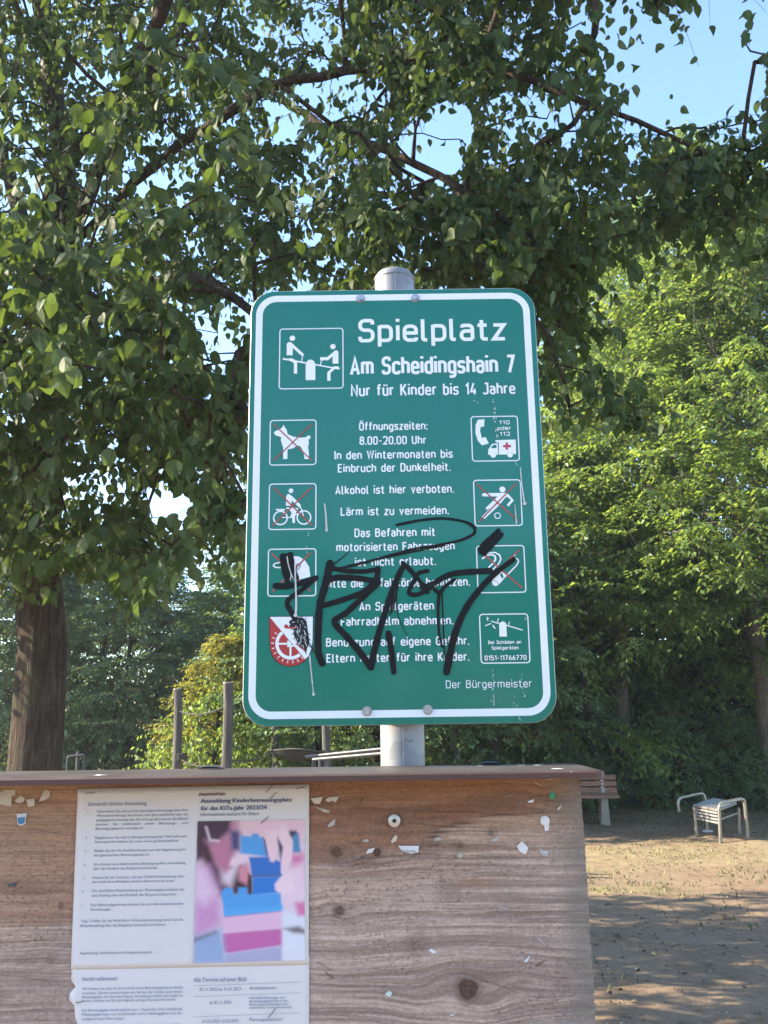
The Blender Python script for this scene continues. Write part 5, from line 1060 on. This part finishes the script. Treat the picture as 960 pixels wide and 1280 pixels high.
def brick_photo():
    """the printed colour picture: a small hand stacking toy bricks, painted point by point as ink on the sheet"""
    n1, n2 = 136, 180; s, t = np.meshgrid(np.linspace(0, 1, n1), np.linspace(0, 1, n2)); c = np.zeros((n2, n1, 3)); c[:] = srgb(226, 205, 218)
    def px2(x, y, zoom=4):
        if zoom == 4: X, Y = 230 + x / 5.65, 980 + y / 5.65
        else: X, Y = 230 + x / 5.65, 1110 + y / 5.65
        l = 247.2 + (241.6 - 247.2) * (Y - 1026) / 178; return (X - l) / 136.5, (Y - 1026 + (X - l) * .012) / 178
    def blob(poly, col, soft, zoom=4):
        nonlocal c
        q = np.array([px2(*p, zoom) for p in poly]); best = np.full(s.shape, 9.0); ins = np.zeros(s.shape, bool)
        for (x1, y1), (x2, y2) in zip(q, np.roll(q, -1, 0)):
            ex, ey = x2 - x1, (y2 - y1) * 1.3; px_, py_ = s - x1, (t - y1) * 1.3; u = np.clip((px_ * ex + py_ * ey) / (ex * ex + ey * ey + 1e-12), 0, 1); best = np.minimum(best, np.hypot(px_ - u * ex, py_ - u * ey))
            ins ^= ((y1 > t) != (y2 > t)) & (s < (x2 - x1) * (t - y1) / (y2 - y1 + 1e-12) + x1)
        sd = np.where(ins, best, -best); soft = soft * 1.1 + .006; k = sstep(-soft, soft, sd)[..., None]; c = c * (1 - k) + np.array(srgb(*col)) * k
    blob([(60, 240), (420, 240), (400, 420), (300, 560), (200, 560), (60, 420)], (196, 138, 166), .05)
    blob([(80, 240), (340, 240), (330, 330), (240, 410), (150, 400), (150, 520), (80, 560)], (62, 42, 66), .035)
    blob([(90, 380), (180, 430), (260, 600), (270, 700), (330, 740), (400, 560), (480, 700), (470, 800), (240, 800), (150, 620)], (66, 38, 58), .04)
    blob([(190, 430), (320, 380), (360, 480), (340, 600), (290, 640), (220, 560)], (190, 120, 152), .03); blob([(330, 330), (400, 330), (400, 480), (340, 470)], (60, 70, 120), .03)
    blob([(150, 300), (165, 300), (190, 390), (250, 400), (250, 412), (180, 405)], (230, 205, 220), .012); blob([(320, 580), (340, 530), (440, 495), (470, 520), (480, 600), (450, 560), (380, 580)], (236, 206, 218), .015); blob([(385, 600), (450, 560), (475, 640), (440, 720), (390, 690)], (214, 140, 158), .02)
    blob([(60, 560), (180, 590), (250, 760), (270, 1000), (60, 1120)], (206, 150, 196), .07); blob([(60, 590), (150, 600), (230, 780), (150, 860), (60, 800)], (228, 196, 220), .06)
    blob([(400, 240), (860, 240), (860, 430), (790, 400), (720, 290), (660, 330), (590, 400), (470, 350), (400, 330)], (232, 192, 204), .03); blob([(750, 500), (860, 500), (860, 720), (760, 690)], (214, 120, 168), .05); blob([(690, 620), (860, 560), (860, 860), (690, 860)], (236, 208, 222), .05)
    blob([(770, 350), (820, 350), (830, 490), (770, 490)], (72, 140, 190), .012); blob([(660, 380), (760, 330), (800, 330), (810, 350), (740, 400), (690, 560)], (58, 52, 96), .015)
    blob([(485, 352), (530, 352), (540, 385), (485, 385)], (70, 150, 215), .010); blob([(405, 366), (560, 378), (590, 500), (590, 520), (405, 495)], (76, 158, 224), .010); blob([(560, 378), (580, 400), (600, 510), (588, 520)], (36, 66, 130), .008)
    blob([(462, 522), (600, 520), (690, 560), (690, 655), (480, 660)], (38, 112, 196), .008); blob([(480, 655), (690, 650), (690, 662), (480, 668)], (20, 48, 110), .006); blob([(485, 665), (690, 658), (690, 780), (480, 800)], (30, 122, 208), .008); blob([(455, 640), (480, 660), (480, 800), (455, 800)], (40, 28, 50), .01)
    blob([(585, 330), (660, 330), (668, 470), (640, 560), (612, 555), (600, 480)], (240, 204, 214), .010); blob([(700, 290), (745, 330), (775, 420), (765, 540), (720, 640), (690, 640), (690, 560), (705, 450), (670, 380)], (242, 208, 218), .010); blob([(640, 720), (680, 670), (760, 640), (780, 760), (680, 800), (645, 760)], (244, 214, 224), .010)
    blob([(262, 775), (290, 740), (345, 745), (350, 790), (378, 790), (385, 740), (445, 740), (450, 790), (680, 780), (690, 905), (600, 945), (285, 945)], (74, 160, 226), .010); blob([(285, 900), (690, 870), (690, 910), (285, 950)], (82, 170, 232), .015); blob([(280, 945), (690, 912), (690, 922), (285, 956)], (60, 80, 140), .006)
    blob([(270, 215), (685, 178), (690, 330), (290, 345)], (230, 186, 214), .010, 5); blob([(270, 330), (690, 302), (685, 418), (295, 468), (275, 440)], (198, 104, 168), .008, 5); blob([(60, 350), (200, 310), (265, 300), (290, 470), (290, 540), (60, 540)], (150, 172, 208), .04, 5); blob([(65, 365), (220, 310), (230, 322), (80, 380)], (110, 112, 130), .025, 5)
    blob([(295, 470), (690, 420), (690, 540), (290, 540)], (172, 172, 204), .015, 5); blob([(690, 180), (860, 200), (860, 540), (690, 540)], (222, 224, 236), .03, 5); blob([(780, 120), (860, 110), (860, 215), (800, 210)], (216, 122, 172), .025, 5); blob([(700, 300), (800, 285), (860, 320), (860, 340), (760, 330)], (120, 112, 118), .02, 5); blob([(690, 440), (860, 430), (860, 560), (690, 560)], (222, 224, 232), .03, 5)
    c *= (.96 + .08 * fbm(s * 60, t * 80, 81, 2))[..., None]; c = np.clip(c * .92, 0, 1)
    tl, tr, br, bl = [np.array(Q(*p)) for p in ((247.2, 1026.4), (381.6, 1024.6), (380.8, 1199.6), (241.6, 1204))]
    P = (tl * (1 - s[..., None]) + tr * s[..., None]) * (1 - t[..., None]) + (bl * (1 - s[..., None]) + br * s[..., None]) * t[..., None]
    v = np.stack([P[..., 0], np.full(s.shape, PYY - .0011), P[..., 1]], -1).reshape(-1, 3); i = np.arange(n2 - 1)[:, None] * n1 + np.arange(n1 - 1)
    me = mk_mesh('picture', v - origin(up_sheet), [np.stack([i, i + n1, i + n1 + 1, i + 1], -1).reshape(-1, 4)], True); cattr(me, 'ink', c.reshape(-1, 3))
    n = NT('printed_picture'); n.bsdf(n.attr('ink', 'Color'), .32, .5, coat=.25, coat_r=.2); link('picture', me, n.m, up_sheet)
brick_photo()
fl = Flat(PYY + .001); rr_ = np.random.default_rng(4)
for k in range(60):
    a = Q(248.5 + k * .55, 993 - k * .008 + rr_.uniform(-1, 2.2)); fl.put([(a[0], a[1]), (a[0] + .0008, a[1]), (a[0] + .0008, a[1] + .0016), (a[0], a[1] + .0016)], [(0, 1, 2, 3)], .002)
fl.build('torn_print_strip', paint('dark_plum_print', (.11, .045, .06), .5, .5, 400), up_sheet)

# ------------------------------------------------------------------ scraps of paper and staples left on the board
def mapz(x0, y0, k, pts): return [(x0 + a / k, y0 + b / k) for a, b in pts]
def scrap(name, pts, mat, label, cat='paper scrap', th=.0004, lift=.0006, curl=.0012):
    q = np.array([B(*p) for p in pts]); c = q.mean(0); r = np.random.default_rng(abs(hash(tuple(np.round(q.ravel() * 1e4).astype(int).tolist()))) % 2 ** 31); a = r.uniform(0, 6.28); n = len(q); d = ((q - c) @ np.array([math.cos(a), math.sin(a)])); d = d / (np.abs(d).max() + 1e-9)
    y = BY - .0009 - lift * .5 - curl * (d + .3).clip(0) ** 1.5
    m = MB(); fr = [(p[0], yy, p[1]) for p, yy in zip(q, y)]; bk = [(p[0], yy + th, p[1]) for p, yy in zip(q, y)]
    m.add(fr + [(c[0], BY - .0010 - lift, c[1])] + bk, [(k, (k + 1) % n, n) for k in range(n)] + [(k, (k + 1) % n, n + 1 + (k + 1) % n, n + 1 + k) for k in range(n)] + [tuple(n + 1 + k for k in range(n))])
    o = m.build(name, mat, None, (c[0], BY, c[1])); tag(o, label, cat, 'torn scraps left on the notice board'); return o
M_sc = paint('yellowed_paper', (.56, .50, .43), .7, .12, 60); M_sw = paint('white_paper_scrap', (.70, .71, .73), .6, .1, 60); M_sg = paint('grey_paper_scrap', (.40, .39, .36), .7, .25, 150); M_grn = paint('green_scrap', (.05, .30, .16), .6, .15, 60); M_mint = paint('pale_mint_scrap', (.48, .60, .52), .6, .1, 60); M_prn = paint('printed_scrap', (.45, .46, .48), .6, .5, 500); M_dk = paint('dark_rubber_scrap', (.045, .055, .06), .5, .3, 80)
z32 = lambda p: mapz(0, 930, 3.2, p); z48 = lambda p: mapz(380, 960, 4.8, p); z43 = lambda p: mapz(560, 930, 4.364, p); z4b = lambda p: mapz(560, 1080, 4.364, p); z4c = lambda p: mapz(380, 1100, 4.8, p); z71 = lambda p: mapz(0, 1100, 7.111, p)
PS = 'paper_scrap'
for pts, mat, lab in [(z32([(-6, 200), (20, 183), (63, 182), (62, 205), (48, 207), (47, 250), (5, 240), (-6, 225)]), M_sc, 'largest cream paper scrap, under the ledge at the left edge of the board'), (z32([(62, 225), (85, 205), (102, 218), (95, 232), (75, 237)]), M_sc, 'small pointed cream scrap just right of the largest one'), (z32([(105, 222), (140, 218), (142, 245), (115, 252)]), M_sc, 'squarish cream scrap second from the left sheet'), (z32([(160, 228), (172, 195), (185, 182), (203, 190), (200, 212), (180, 225)]), M_sc, 'rounded cream scrap closest to the sheet, under the ledge'),
                      (z48([(40, 182), (115, 172), (95, 215), (60, 212)]), M_sc, 'cream triangular scrap right beside the upper sheet corner'), (z48([(125, 192), (150, 175), (213, 170), (190, 205), (170, 195), (150, 205)]), M_sc, 'long notched cream scrap next to the triangular one'), (z48([(65, 230), (155, 255), (150, 268), (120, 265)]), M_sg, 'curled greyish sliver below the cream triangle'), (z48([(140, 345), (165, 320), (190, 300), (185, 340), (150, 355)]), M_sg, 'crumpled grey scrap hanging lowest beside the upper sheet'),
                      (z48([(520, 440), (545, 402), (562, 405), (555, 435), (530, 450)]), M_sc, 'small beige leaf-shaped scrap below the big screw'), (z48([(370, 515), (385, 485), (425, 478), (410, 505)]), M_sw, 'white slanted scrap beside the rusty nail head'), (z48([(345, 438), (370, 425), (390, 430), (385, 445)]), M_sg, 'tiny grey scrap above the rusty nail head'), (z48([(782, 418), (820, 414), (822, 432), (784, 436)]), M_sg, 'small grey rectangle of paper on the worn wood right of the big screw'),
                      (z43([(550, 275), (575, 255), (585, 280), (583, 295), (555, 300)]), M_grn, 'green paper scrap near the upper right corner of the board'), (z43([(522, 440), (550, 437), (548, 470), (528, 475)]), M_sw, 'pale strip hanging under the white round dot'), (z43([(375, 555), (402, 528), (437, 565), (420, 603), (385, 580)]), M_sw, 'bright white five-sided scrap on the right half of the board'), (z43([(495, 568), (545, 590), (540, 612), (510, 605)]), M_prn, 'grey printed scrap right of the bright five-sided one'),
                      (z43([(590, 355), (620, 325), (615, 350), (600, 362)]), M_sg, 'thin grey scrap at the right edge below the green one'), (z43([(430, 312), (470, 300), (465, 318), (440, 320)]), M_sw, 'small whitish scrap left of the green one'), (z43([(230, 520), (275, 508), (272, 530), (235, 532)]), M_sg, 'faint grey scrap above and right of the old filler plug'), (z4b([(410, 530), (450, 495), (430, 535)]), M_sw, 'white folded triangle above and right of the big knot'),
                      (z4c([(745, 420), (765, 408), (795, 430), (780, 440)]), M_sw, 'white scrap to the left above the big knot'), (z4c([(487, 680), (510, 663), (530, 675), (515, 697), (490, 690)]), M_mint, 'pale mint scrap low on the board left of the big knot'), (z4c([(875, 806), (900, 800), (895, 812), (880, 812)]), M_sw, 'tiny white chip left below the big knot'), (z71([(62, 40), (140, 25), (148, 50), (130, 60)]), M_dk, 'dark pointed shred left of the sheet')]:
    scrap(PS, pts, mat, lab)
k = scrap(PS, z48([(565, 466), (690, 466), (685, 505), (640, 512), (590, 500)]), M_sw, 'white strip with grey print, widest scrap below the big screw')
fl = Flat(BY - .0030)
for a in range(9):
    x = 585 + a * 10; p, q = (B(*z48([(x, 505)])[0]), B(*z48([(x + 5, 488 + (a % 3) * 3)])[0])); fl.line(np.array([p, q]), .0009, .0)
fl.build('print_remains', paint('grey_print', (.22, .22, .23), .6, .2, 100), k)
k = scrap(PS, z32([(68, 280), (108, 276), (105, 318), (88, 326), (72, 320)]), M_sw, 'white scrap with a blue patch left of the sheets')
fl = Flat(BY - .0032); fl.poly([B(*p) for p in z32([(74, 294), (103, 291), (102, 314), (88, 321), (76, 316)])], 0); fl.build('blue_print', paint('blue_print', (.05, .2, .38), .6, .1, 50), k)
x, z = B(*z43([(528, 418)])[0]); m = MB(); m.tube([(x, BY - .0004, z), (x, BY - .0016, z), (x, BY - .0022, z)], [.0058, .0058, .0048], 24); tag(m.build('paper_dot', M_sw, None, (x, BY, z), smooth=True), 'white round dot stuck near the right edge of the board', 'sticker')
M_st = paint('staple_wire', (.30, .29, .28), .4, .3, 300, metal=.6); M_str = paint('rusty_staple_wire', (.10, .06, .045), .7, .3, 300); M_stl = paint('bright_staple_wire', (.55, .54, .53), .4, .2, 300, metal=.4)
def staple(p0, p1, mat, lab, Y=None, r=.00045):
    Y = Y or BY; a = np.array(B(*p0)); b = np.array(B(*p1)); m = MB(); m.tube(round_path([(a[0], Y + .0012, a[1]), (a[0], Y - .0016, a[1]), (b[0], Y - .0016, b[1]), (b[0], Y + .0012, b[1])], .0009, 3), r, 6)
    c = (a + b) / 2; tag(m.build('staple', mat, None, (c[0], Y, c[1]), smooth=True), lab, 'staple', 'staples in the notice board')
PB = BY - .0026
for (p0, p1), mat, lab, Y in [(z43([(468, 203), (505, 228)]), M_stl, 'bright slanting staple under the ledge left of the dark corner knot', BY), (z43([(530, 195), (575, 188)]), M_stl, 'bright level staple on the dark corner knot under the ledge', BY), (z43([(370, 338), (405, 315)]), M_st, 'grey slanting staple left of the green scrap', BY), (z43([(305, 290), (345, 276)]), M_st, 'grey staple at the end of the brown stain', BY), (z4b([(490, 405), (527, 437)]), M_stl, 'bright slanting staple above the white folded triangle', BY),
                          (z4b([(478, 556), (525, 527)]), M_str, 'dark staple right of the white folded triangle', BY), (z4b([(283, 240), (330, 241)]), M_stl, 'level staple in the middle of the right half of the board', BY), (z48([(328, 225), (350, 182)]), M_str, 'dark steep staple between the sheet and the big screw', BY), (z4c([(130, 552), (178, 590)]), M_str, 'dark staple low beside the sheet edge', BY), (z71([(522, 290), (517, 388)]), M_st, 'upright staple left of the sheets', BY), (z32([(237, 248), (246, 276)]), M_st, 'short steep staple between the scraps and the upper sheet', BY),
                          (mapz(230, 980, 5.65, [(582, 58), (625, 8)]), M_str, 'topmost slanting staple in the upper sheet above its title', PB), (mapz(230, 980, 5.65, [(612, 100), (657, 57)]), M_str, 'slanting staple across the last letters of the title', PB), (mapz(230, 980, 5.65, [(548, 275), (595, 230)]), M_str, 'slanting staple at the top of the picture', PB), (mapz(230, 980, 5.65, [(795, 30), (850, 22)]), M_str, 'level staple in the upper right corner of the upper sheet', PB), (mapz(80, 970, 5.65, [(163, 119), (220, 117)]), M_str, 'level rusty staple in the upper left corner of the upper sheet', PB),
                          (mapz(80, 1090, 5.65, [(92, 918), (138, 908)]), M_str, 'level staple in the torn corner of the lower sheet', PB), (mapz(230, 1110, 5.65, [(598, 906), (645, 852)]), M_str, 'slanting staple in the date table of the lower sheet', PB)]: staple(p0, p1, mat, lab, Y)
# leaves and droppings on the ledge
for px, py, Y, L, lab in [(264, 958.5, 1.185, .018, 'dark dry leaf lying on the ledge left of the pole'), (613, 953.6, 1.185, .016, 'dark dry leaf lying on the ledge right of the pole')]:
    p = at(px, py, Y); x, y, z = p[0], p[1], CZ + .001
    v = [(x - L, y, z + .001), (x - L * .4, y - L * .35, z + .0035), (x + L * .4, y - L * .38, z + .003), (x + L, y, z + .0008), (x + L * .4, y + L * .4, z + .0045), (x - L * .4, y + L * .4, z + .005), (x, y, z + .0012)]
    m = MB(); m.add(v, [(k, (k + 1) % 6, 6) for k in range(6)]); m.add([(a, b, c - .0006) for a, b, c in v], [((k + 1) % 6, k, 6) for k in range(6)]); tag(m.build('dry_leaf', M_dk, None, (x, y, z)), lab, 'leaf')
fl = MB(); r = np.random.default_rng(8)
for px, py, w_ in ((700, 958.5, .010), (672, 953.8, .011), (122, 980, .010), (652, 953.6, .006), (600, 954.6, .004)):
    p = at(px, py, 1.1 if py > 957 else 1.18); n = 11; pts = [(p[0] + w_ * (1 + .5 * r.normal()) * math.cos(t) * .8, p[1] + w_ * .55 * (1 + .4 * r.normal()) * math.sin(t), CZ + .0009) for t in np.linspace(0, 6.28, n)[:-1]]; fl.add(pts, [tuple(range(n - 1))])
fl.build('dropping_spots', M_drip, board)

# ------------------------------------------------------------------ bench
def slat_mat():
    n = NT('brown_recycled_slat'); f = n.noise(30, 4, n.coord((.15, 1, 1))); n.bsdf(n.ramp(f, [(.3, (.22, .115, .075)), (.7, (.34, .19, .13))]), .65, .3, bump=f, bump_d=.002, bump_s=.3); return n.m
def conc_mat():
    n = NT('rough_concrete'); f = n.noise(40, 5, n.coord()); n.bsdf(n.ramp(f, [(.3, (.22, .19, .15)), (.7, (.40, .36, .30))]), .9, .2, bump=f, bump_d=.004, bump_s=.5); return n.m
M_net = paint('dark_net_webbing', (.04, .042, .045), .9, .3, 200); M_slat = slat_mat(); M_conc = conc_mat(); M_steel = paint('bench_steel', (.5, .52, .55), .4, .1, 60, metal=.5)
gp = ground_at(755, 1031); bench = empty('park_bench', (float(gp[0]), float(gp[1]), float(gp[2])), math.radians(-7)); tag(bench, 'brown slatted park bench half hidden behind the notice board', 'bench')
def lb(name, c, size, mat, rx=0, bev=.008, par=None):
    m = MB(); m.box(c, size, Matrix.Rotation(rx, 3, 'X') if rx else None, bev); return m.build(name, mat, par or bench, rel=False)
for k in range(3): lb('back_slat', (-.70, .30 + .030 * k, .50 + .098 * k), (1.95, .035, .082), M_slat, math.radians(-14))
for k in range(4): lb('seat_slat', (-.72, -.14 + k * .125, .435 + .004 * k), (1.95, .112, .042), M_slat)
for x in (.02, -1.42):
    m = MB(); m.add([(x - .07, -.12, 0), (x + .07, -.12, 0), (x + .05, -.16, .41), (x - .05, -.16, .41), (x - .07, .22, 0), (x + .07, .22, 0), (x + .05, .26, .41), (x - .05, .26, .41)], [(0, 1, 2, 3), (5, 4, 7, 6), (1, 5, 6, 2), (4, 0, 3, 7), (3, 2, 6, 7), (4, 5, 1, 0)]); m.build('leg', M_conc, bench, rel=False)
    o = lb('back_bracket', (x + .03, .335, .56), (.05, .012, .42), M_steel, math.radians(-14), .003)
    for k in range(3):
        m = MB(); m.tube([(x + .03, .28 + .030 * k, .50 + .098 * k), (x + .03, .270 + .030 * k, .50 + .098 * k)], .016, 12); m.build('bolt', M_steel, o, rel=False)
    lb('front_strap', (x + .03, .275, .48), (.05, .01, .10), M_steel, 0, .003)

# ------------------------------------------------------------------ tubular metal chair
def chair():
    zc = lambda a, b: (700 + a / 3.692, 940 + b / 3.692)
    def gpt(a, b): return ground_at(*zc(a, b))
    A_, B_, C_, D_ = gpt(632, 392), gpt(741, 418), gpt(868, 405), gpt(829, 382); F_ = gpt(681, 370)
    def top(g, a, b):                                        # straight above the foot g, as high as it shows at row b
        p = at(*zc(a, b), float(g[1])); return np.array([p[0], g[1], p[2]])
    root = empty('metal_chair', tuple((A_ + B_ + C_ + D_) / 4)); tag(root, 'pale tubular metal chair with high side loops on the worn ground', 'chair')
    M_tube = paint('champagne_steel_tube', (.30, .275, .23), .32, .12, 40, metal=.55); M_seat = paint('pale_metal_mesh', (.30, .30, .29), .45, .12, 90, metal=.3)
    At, Bt, Ct, Dt = top(A_, 618, 250), top(B_, 733, 238), top(C_, 850, 213), top(D_, 824, 256)
    Sh = At[2]; r = .021
    for g, t_ in ((A_, At), (D_, Dt)):
        m = MB(); m.tube(round_path([g - [0, 0, .02], t_], .02), r, 12); m.build('leg', M_tube, root, smooth=True)
    m = MB(); m.tube(round_path([B_ - [0, 0, .02], Bt, Ct, C_ - [0, 0, .02]], .09, 8), r * 1.1, 12); m.build('armrest', M_tube, root, smooth=True)
    E_ = at(*zc(550, 276), float(A_[1]) + .25); Et = at(*zc(543, 214), float(A_[1]) + .25); Gt = at(*zc(662, 188), float(F_[1])); 
    m = MB(); m.tube(round_path([E_, Et, Gt, np.array([Gt[0] + .03, F_[1], Sh - .05]), F_], .09, 8), r * 1.1, 12); arm = m.build('armrest', M_tube, root, smooth=True)
    m = MB(); m.tube([F_ - [0, 0, .02], F_ + [0, 0, .02], F_ + [0, 0, .03]], [.075, .075, .05], 20); m.build('base_plate', paint('white_base', (.6, .61, .62), .5, .1, 40), arm, smooth=True)
    s0, s1, s2, s3 = At, np.array([B_[0], B_[1], Sh]), np.array([D_[0], D_[1], Sh + .01]), np.array([At[0] + (D_[0] - B_[0]) * 1.0, At[1] + (D_[1] - B_[1]) * 1.0, Sh + .01])
    m = MB(); m.tube(round_path([s0, s1, s2, s3, s0], .06), r * .8, 10); m.build('seat_rail', M_tube, root, smooth=True)
    m = MB(); n = 9
    for k in range(n):                                       # wire seat, then the slatted apron at the front
        t_ = (k + .5) / n; p, q = s0 + (s1 - s0) * t_, s3 + (s2 - s3) * t_; m.tube([p + [0, 0, .012], (p + q) / 2 + [0, 0, .016], q + [0, 0, .012]], .018, 6)
    m.build('seat', M_seat, root, smooth=True)
    for k in range(4):
        m = MB(); d = np.array([0, 0, -.035 - .042 * k]); m.tube([s0 + d, s1 + d], .015, 8); m.build('apron_bar', M_seat, root, smooth=True)
    m = MB(); m.tube([s1 + [0, 0, -.12], s2 + [0, 0, -.13]], r * .7, 8); m.build('side_rail', M_tube, root, smooth=True)
chair()

# ------------------------------------------------------------------ rope course and rack on the playground
M_pole = bark_mat('weathered_pole', (.06, .052, .05), (.11, .10, .097), (.17, .16, .155), 22, .08); M_rope = paint('grey_rope', (.05, .047, .043), .9, .3, 300); M_tubeg = paint('grey_painted_tube', (.05, .054, .06), .45, .1, 40)
def wpost(px0, py0, px1, Y, w_px, lab):
    top = at(px0, py0, Y); b = at(px1, 962, Y); d = Y * .98; r = w_px / 2 / F * d; gx = top[0] + (b[0] - top[0]) * (top[2] + .17) / (top[2] - b[2]); g = np.array([gx, Y, float(gz(gx, Y)) - .1])
    o = empty('wooden_post', tuple(g)); tag(o, lab, 'post', 'wooden posts of the rope course')
    zs = np.linspace(0, 1, 9); c = np.stack([g + (top - g) * t for t in zs]); c[1:-1, 0] += np.sin(zs[1:-1] * 6 + px0) * .012
    m = MB(); m.tube(c, r * (1.1 - .12 * zs), 14); m.build('shaft', M_pole, o, smooth=True)
    m = MB(); m.tube([top - [0, 0, .012], top + [0, 0, .004]], r * .99, 14); m.build('end_grain', paint('sawn_end', (.36, .33, .29), .9, .2, 60), o)
    return c, r
c1, r1 = wpost(222, 861, 222, 12.0, 10.5, 'thinner weathered post left of the golden bush, wrapped low with rope')
c2, r2 = wpost(285, 853, 284, 11.0, 12.5, 'tallest weathered post, close to the left edge of the sign')
c3, r3 = wpost(408, 880, 409, 12.5, 10, 'weathered post whose foot shows under the sign left of the pole')
c4, r4 = wpost(344, 880, 343, 13.0, 8, 'thin weathered post under the sign where the sling is tied')
c5, r5 = wpost(571, 880, 571, 15.0, 10, 'weathered post showing under the sign right of the pole')
def rope(name, pts, r, lab, sag=0.1, grp='ropes of the rope course'):
    p = np.array(pts, float); q = []
    for a, b in zip(p[:-1], p[1:]):
        for t in np.linspace(0, 1, 14): q.append(a + (b - a) * t - np.array([0, 0, sag * 4 * t * (1 - t)]))
    m = MB(); m.tube(q, r, 6); tag(m.build(name, M_rope, None, tuple(p[0]), smooth=True), lab, 'rope', grp)
rope('rope', [at(222, 888, 12.0), at(284, 881, 11.0), at(330, 876, 11.6)], .009, 'upper slack rope between the two tall posts', .08)
rope('rope', [at(222, 946, 12.0), at(262, 957, 11.5), at(284, 950, 11.0), at(343, 941, 13.0)], .010, 'lower rope between the two tall posts', .05)
m = MB()
for k in range(5): m.tube([np.array([c1[0][0], 12.0, 0]) + [r1 * 1.15 * math.cos(t), r1 * 1.15 * math.sin(t), float(at(222, 951 - k * 1.6, 12)[2]) + .004 * t] for t in np.linspace(0, 6.4, 16)], .014, 5)
tag(m.build('rope', M_rope, None, (c1[0][0], 12.0, 1.0), smooth=True), 'rope coiled round the thinner left post', 'rope', 'ropes of the rope course')
def sling():
    o = empty('sling_net', tuple(at(372, 950, 12.8))); tag(o, 'dark sagging sling net hung between two posts under the sign', 'net')
    n1, n2 = 22, 6; a, b = at(338, 937, 13.0), at(406, 939, 12.5); V = []
    for j in range(n2):
        for i in range(n1):
            t = i / (n1 - 1); u = j / (n2 - 1) - .5; p = a + (b - a) * t; wd = .08 + .5 * math.sin(math.pi * t); V.append(p + np.array([0, u * wd * 1.2, -.13 * math.sin(math.pi * t) ** .8 + .45 * u * u * math.sin(math.pi * t) - .10 * u * math.sin(math.pi * t)]))
    f = [(j * n1 + i, j * n1 + i + 1, (j + 1) * n1 + i + 1, (j + 1) * n1 + i) for j in range(n2 - 1) for i in range(n1 - 1)]; m = MB(); m.add(V, f); m.add([p - np.array([0, 0, .02]) for p in V], [q[::-1] for q in f]); m.build('webbing', M_net, o, smooth=True)
    m = MB(); m.tube([V[i] for i in range(n1)], .012, 6); m.tube([V[(n2 - 1) * n1 + i] for i in range(n1)], .012, 6); m.build('edge_cord', M_rope, o, smooth=True)
sling()
def rail():
    o = empty('balance_rail', tuple(ground_at(420, 1000) * np.array([1, 0, 0]) + np.array([0, 11, -.15]))); tag(o, 'pair of pale grey handrails reaching behind the sign pole', 'railing')
    a, b = at(383, 946, 11.0), at(500, 934, 10.2); c, d = at(392, 949.5, 10.8), at(500, 940, 10.0)
    for p, q in ((a, b), (c, d)):
        m = MB(); m.tube(round_path([p - [0, 0, .001], p, q], .02), .022, 10); m.build('rail', M_tubeg, o, smooth=True)
        for t in (.08, .95):
            u = p + (q - p) * t; m = MB(); m.tube([u, (u[0], u[1], float(gz(u[0], u[1])) - .05)], .02, 8); m.build('leg', M_tubeg, o, smooth=True)
rail()
def rack():
    Y = 13.5; o = empty('metal_rack', tuple(at(95, 962, Y))); tag(o, 'small pale metal bar rack beside the big tree trunk', 'rack')
    a, b, c, d = at(84.5, 962, Y), at(84.5, 945.5, Y), at(106, 943.5, Y), at(106, 962, Y); g = float(gz(a[0], Y)) - .05
    m = MB(); m.tube(round_path([(a[0], Y, g), b, c, (c[0], Y, g)], .04), .018, 8); m.build('hoop', M_tubeg, o, smooth=True)
    p = at(96.5, 939, Y); m = MB(); m.tube([(p[0], Y + .05, g), p + [0, .05, 0]], .028, 10); m.build('post', M_tubeg, o, smooth=True)
rack()

# ------------------------------------------------------------------ fallen leaves
def litter(n=5200):
    r = np.random.default_rng(17); x = r.uniform(.6, 9, n); y = r.uniform(4.5, 17, n); z = gz(x, y) + ((fbm(x * .6, y * .6, 3) - .5) * .09 + (fbm(x * 3.1, y * 3.1, 5, 3) - .5) * .045) + .008
    a = r.uniform(0, 6.28, n); P = np.stack([x, y, z], 1); D = np.stack([np.cos(a), np.sin(a), r.normal(size=n) * .2], 1); N = np.array([0, 0, 1.0]) + r.normal(size=(n, 3)) * .35
    me = leaves_mesh('fallen_leaves', P, D, N, r.uniform(.012, .045, n), r.random(n) ** 1.4, False); tag(link('fallen_leaves', me, M_litter), 'brown fallen leaves scattered over the trodden earth', 'fallen leaves', kind='stuff')
litter()
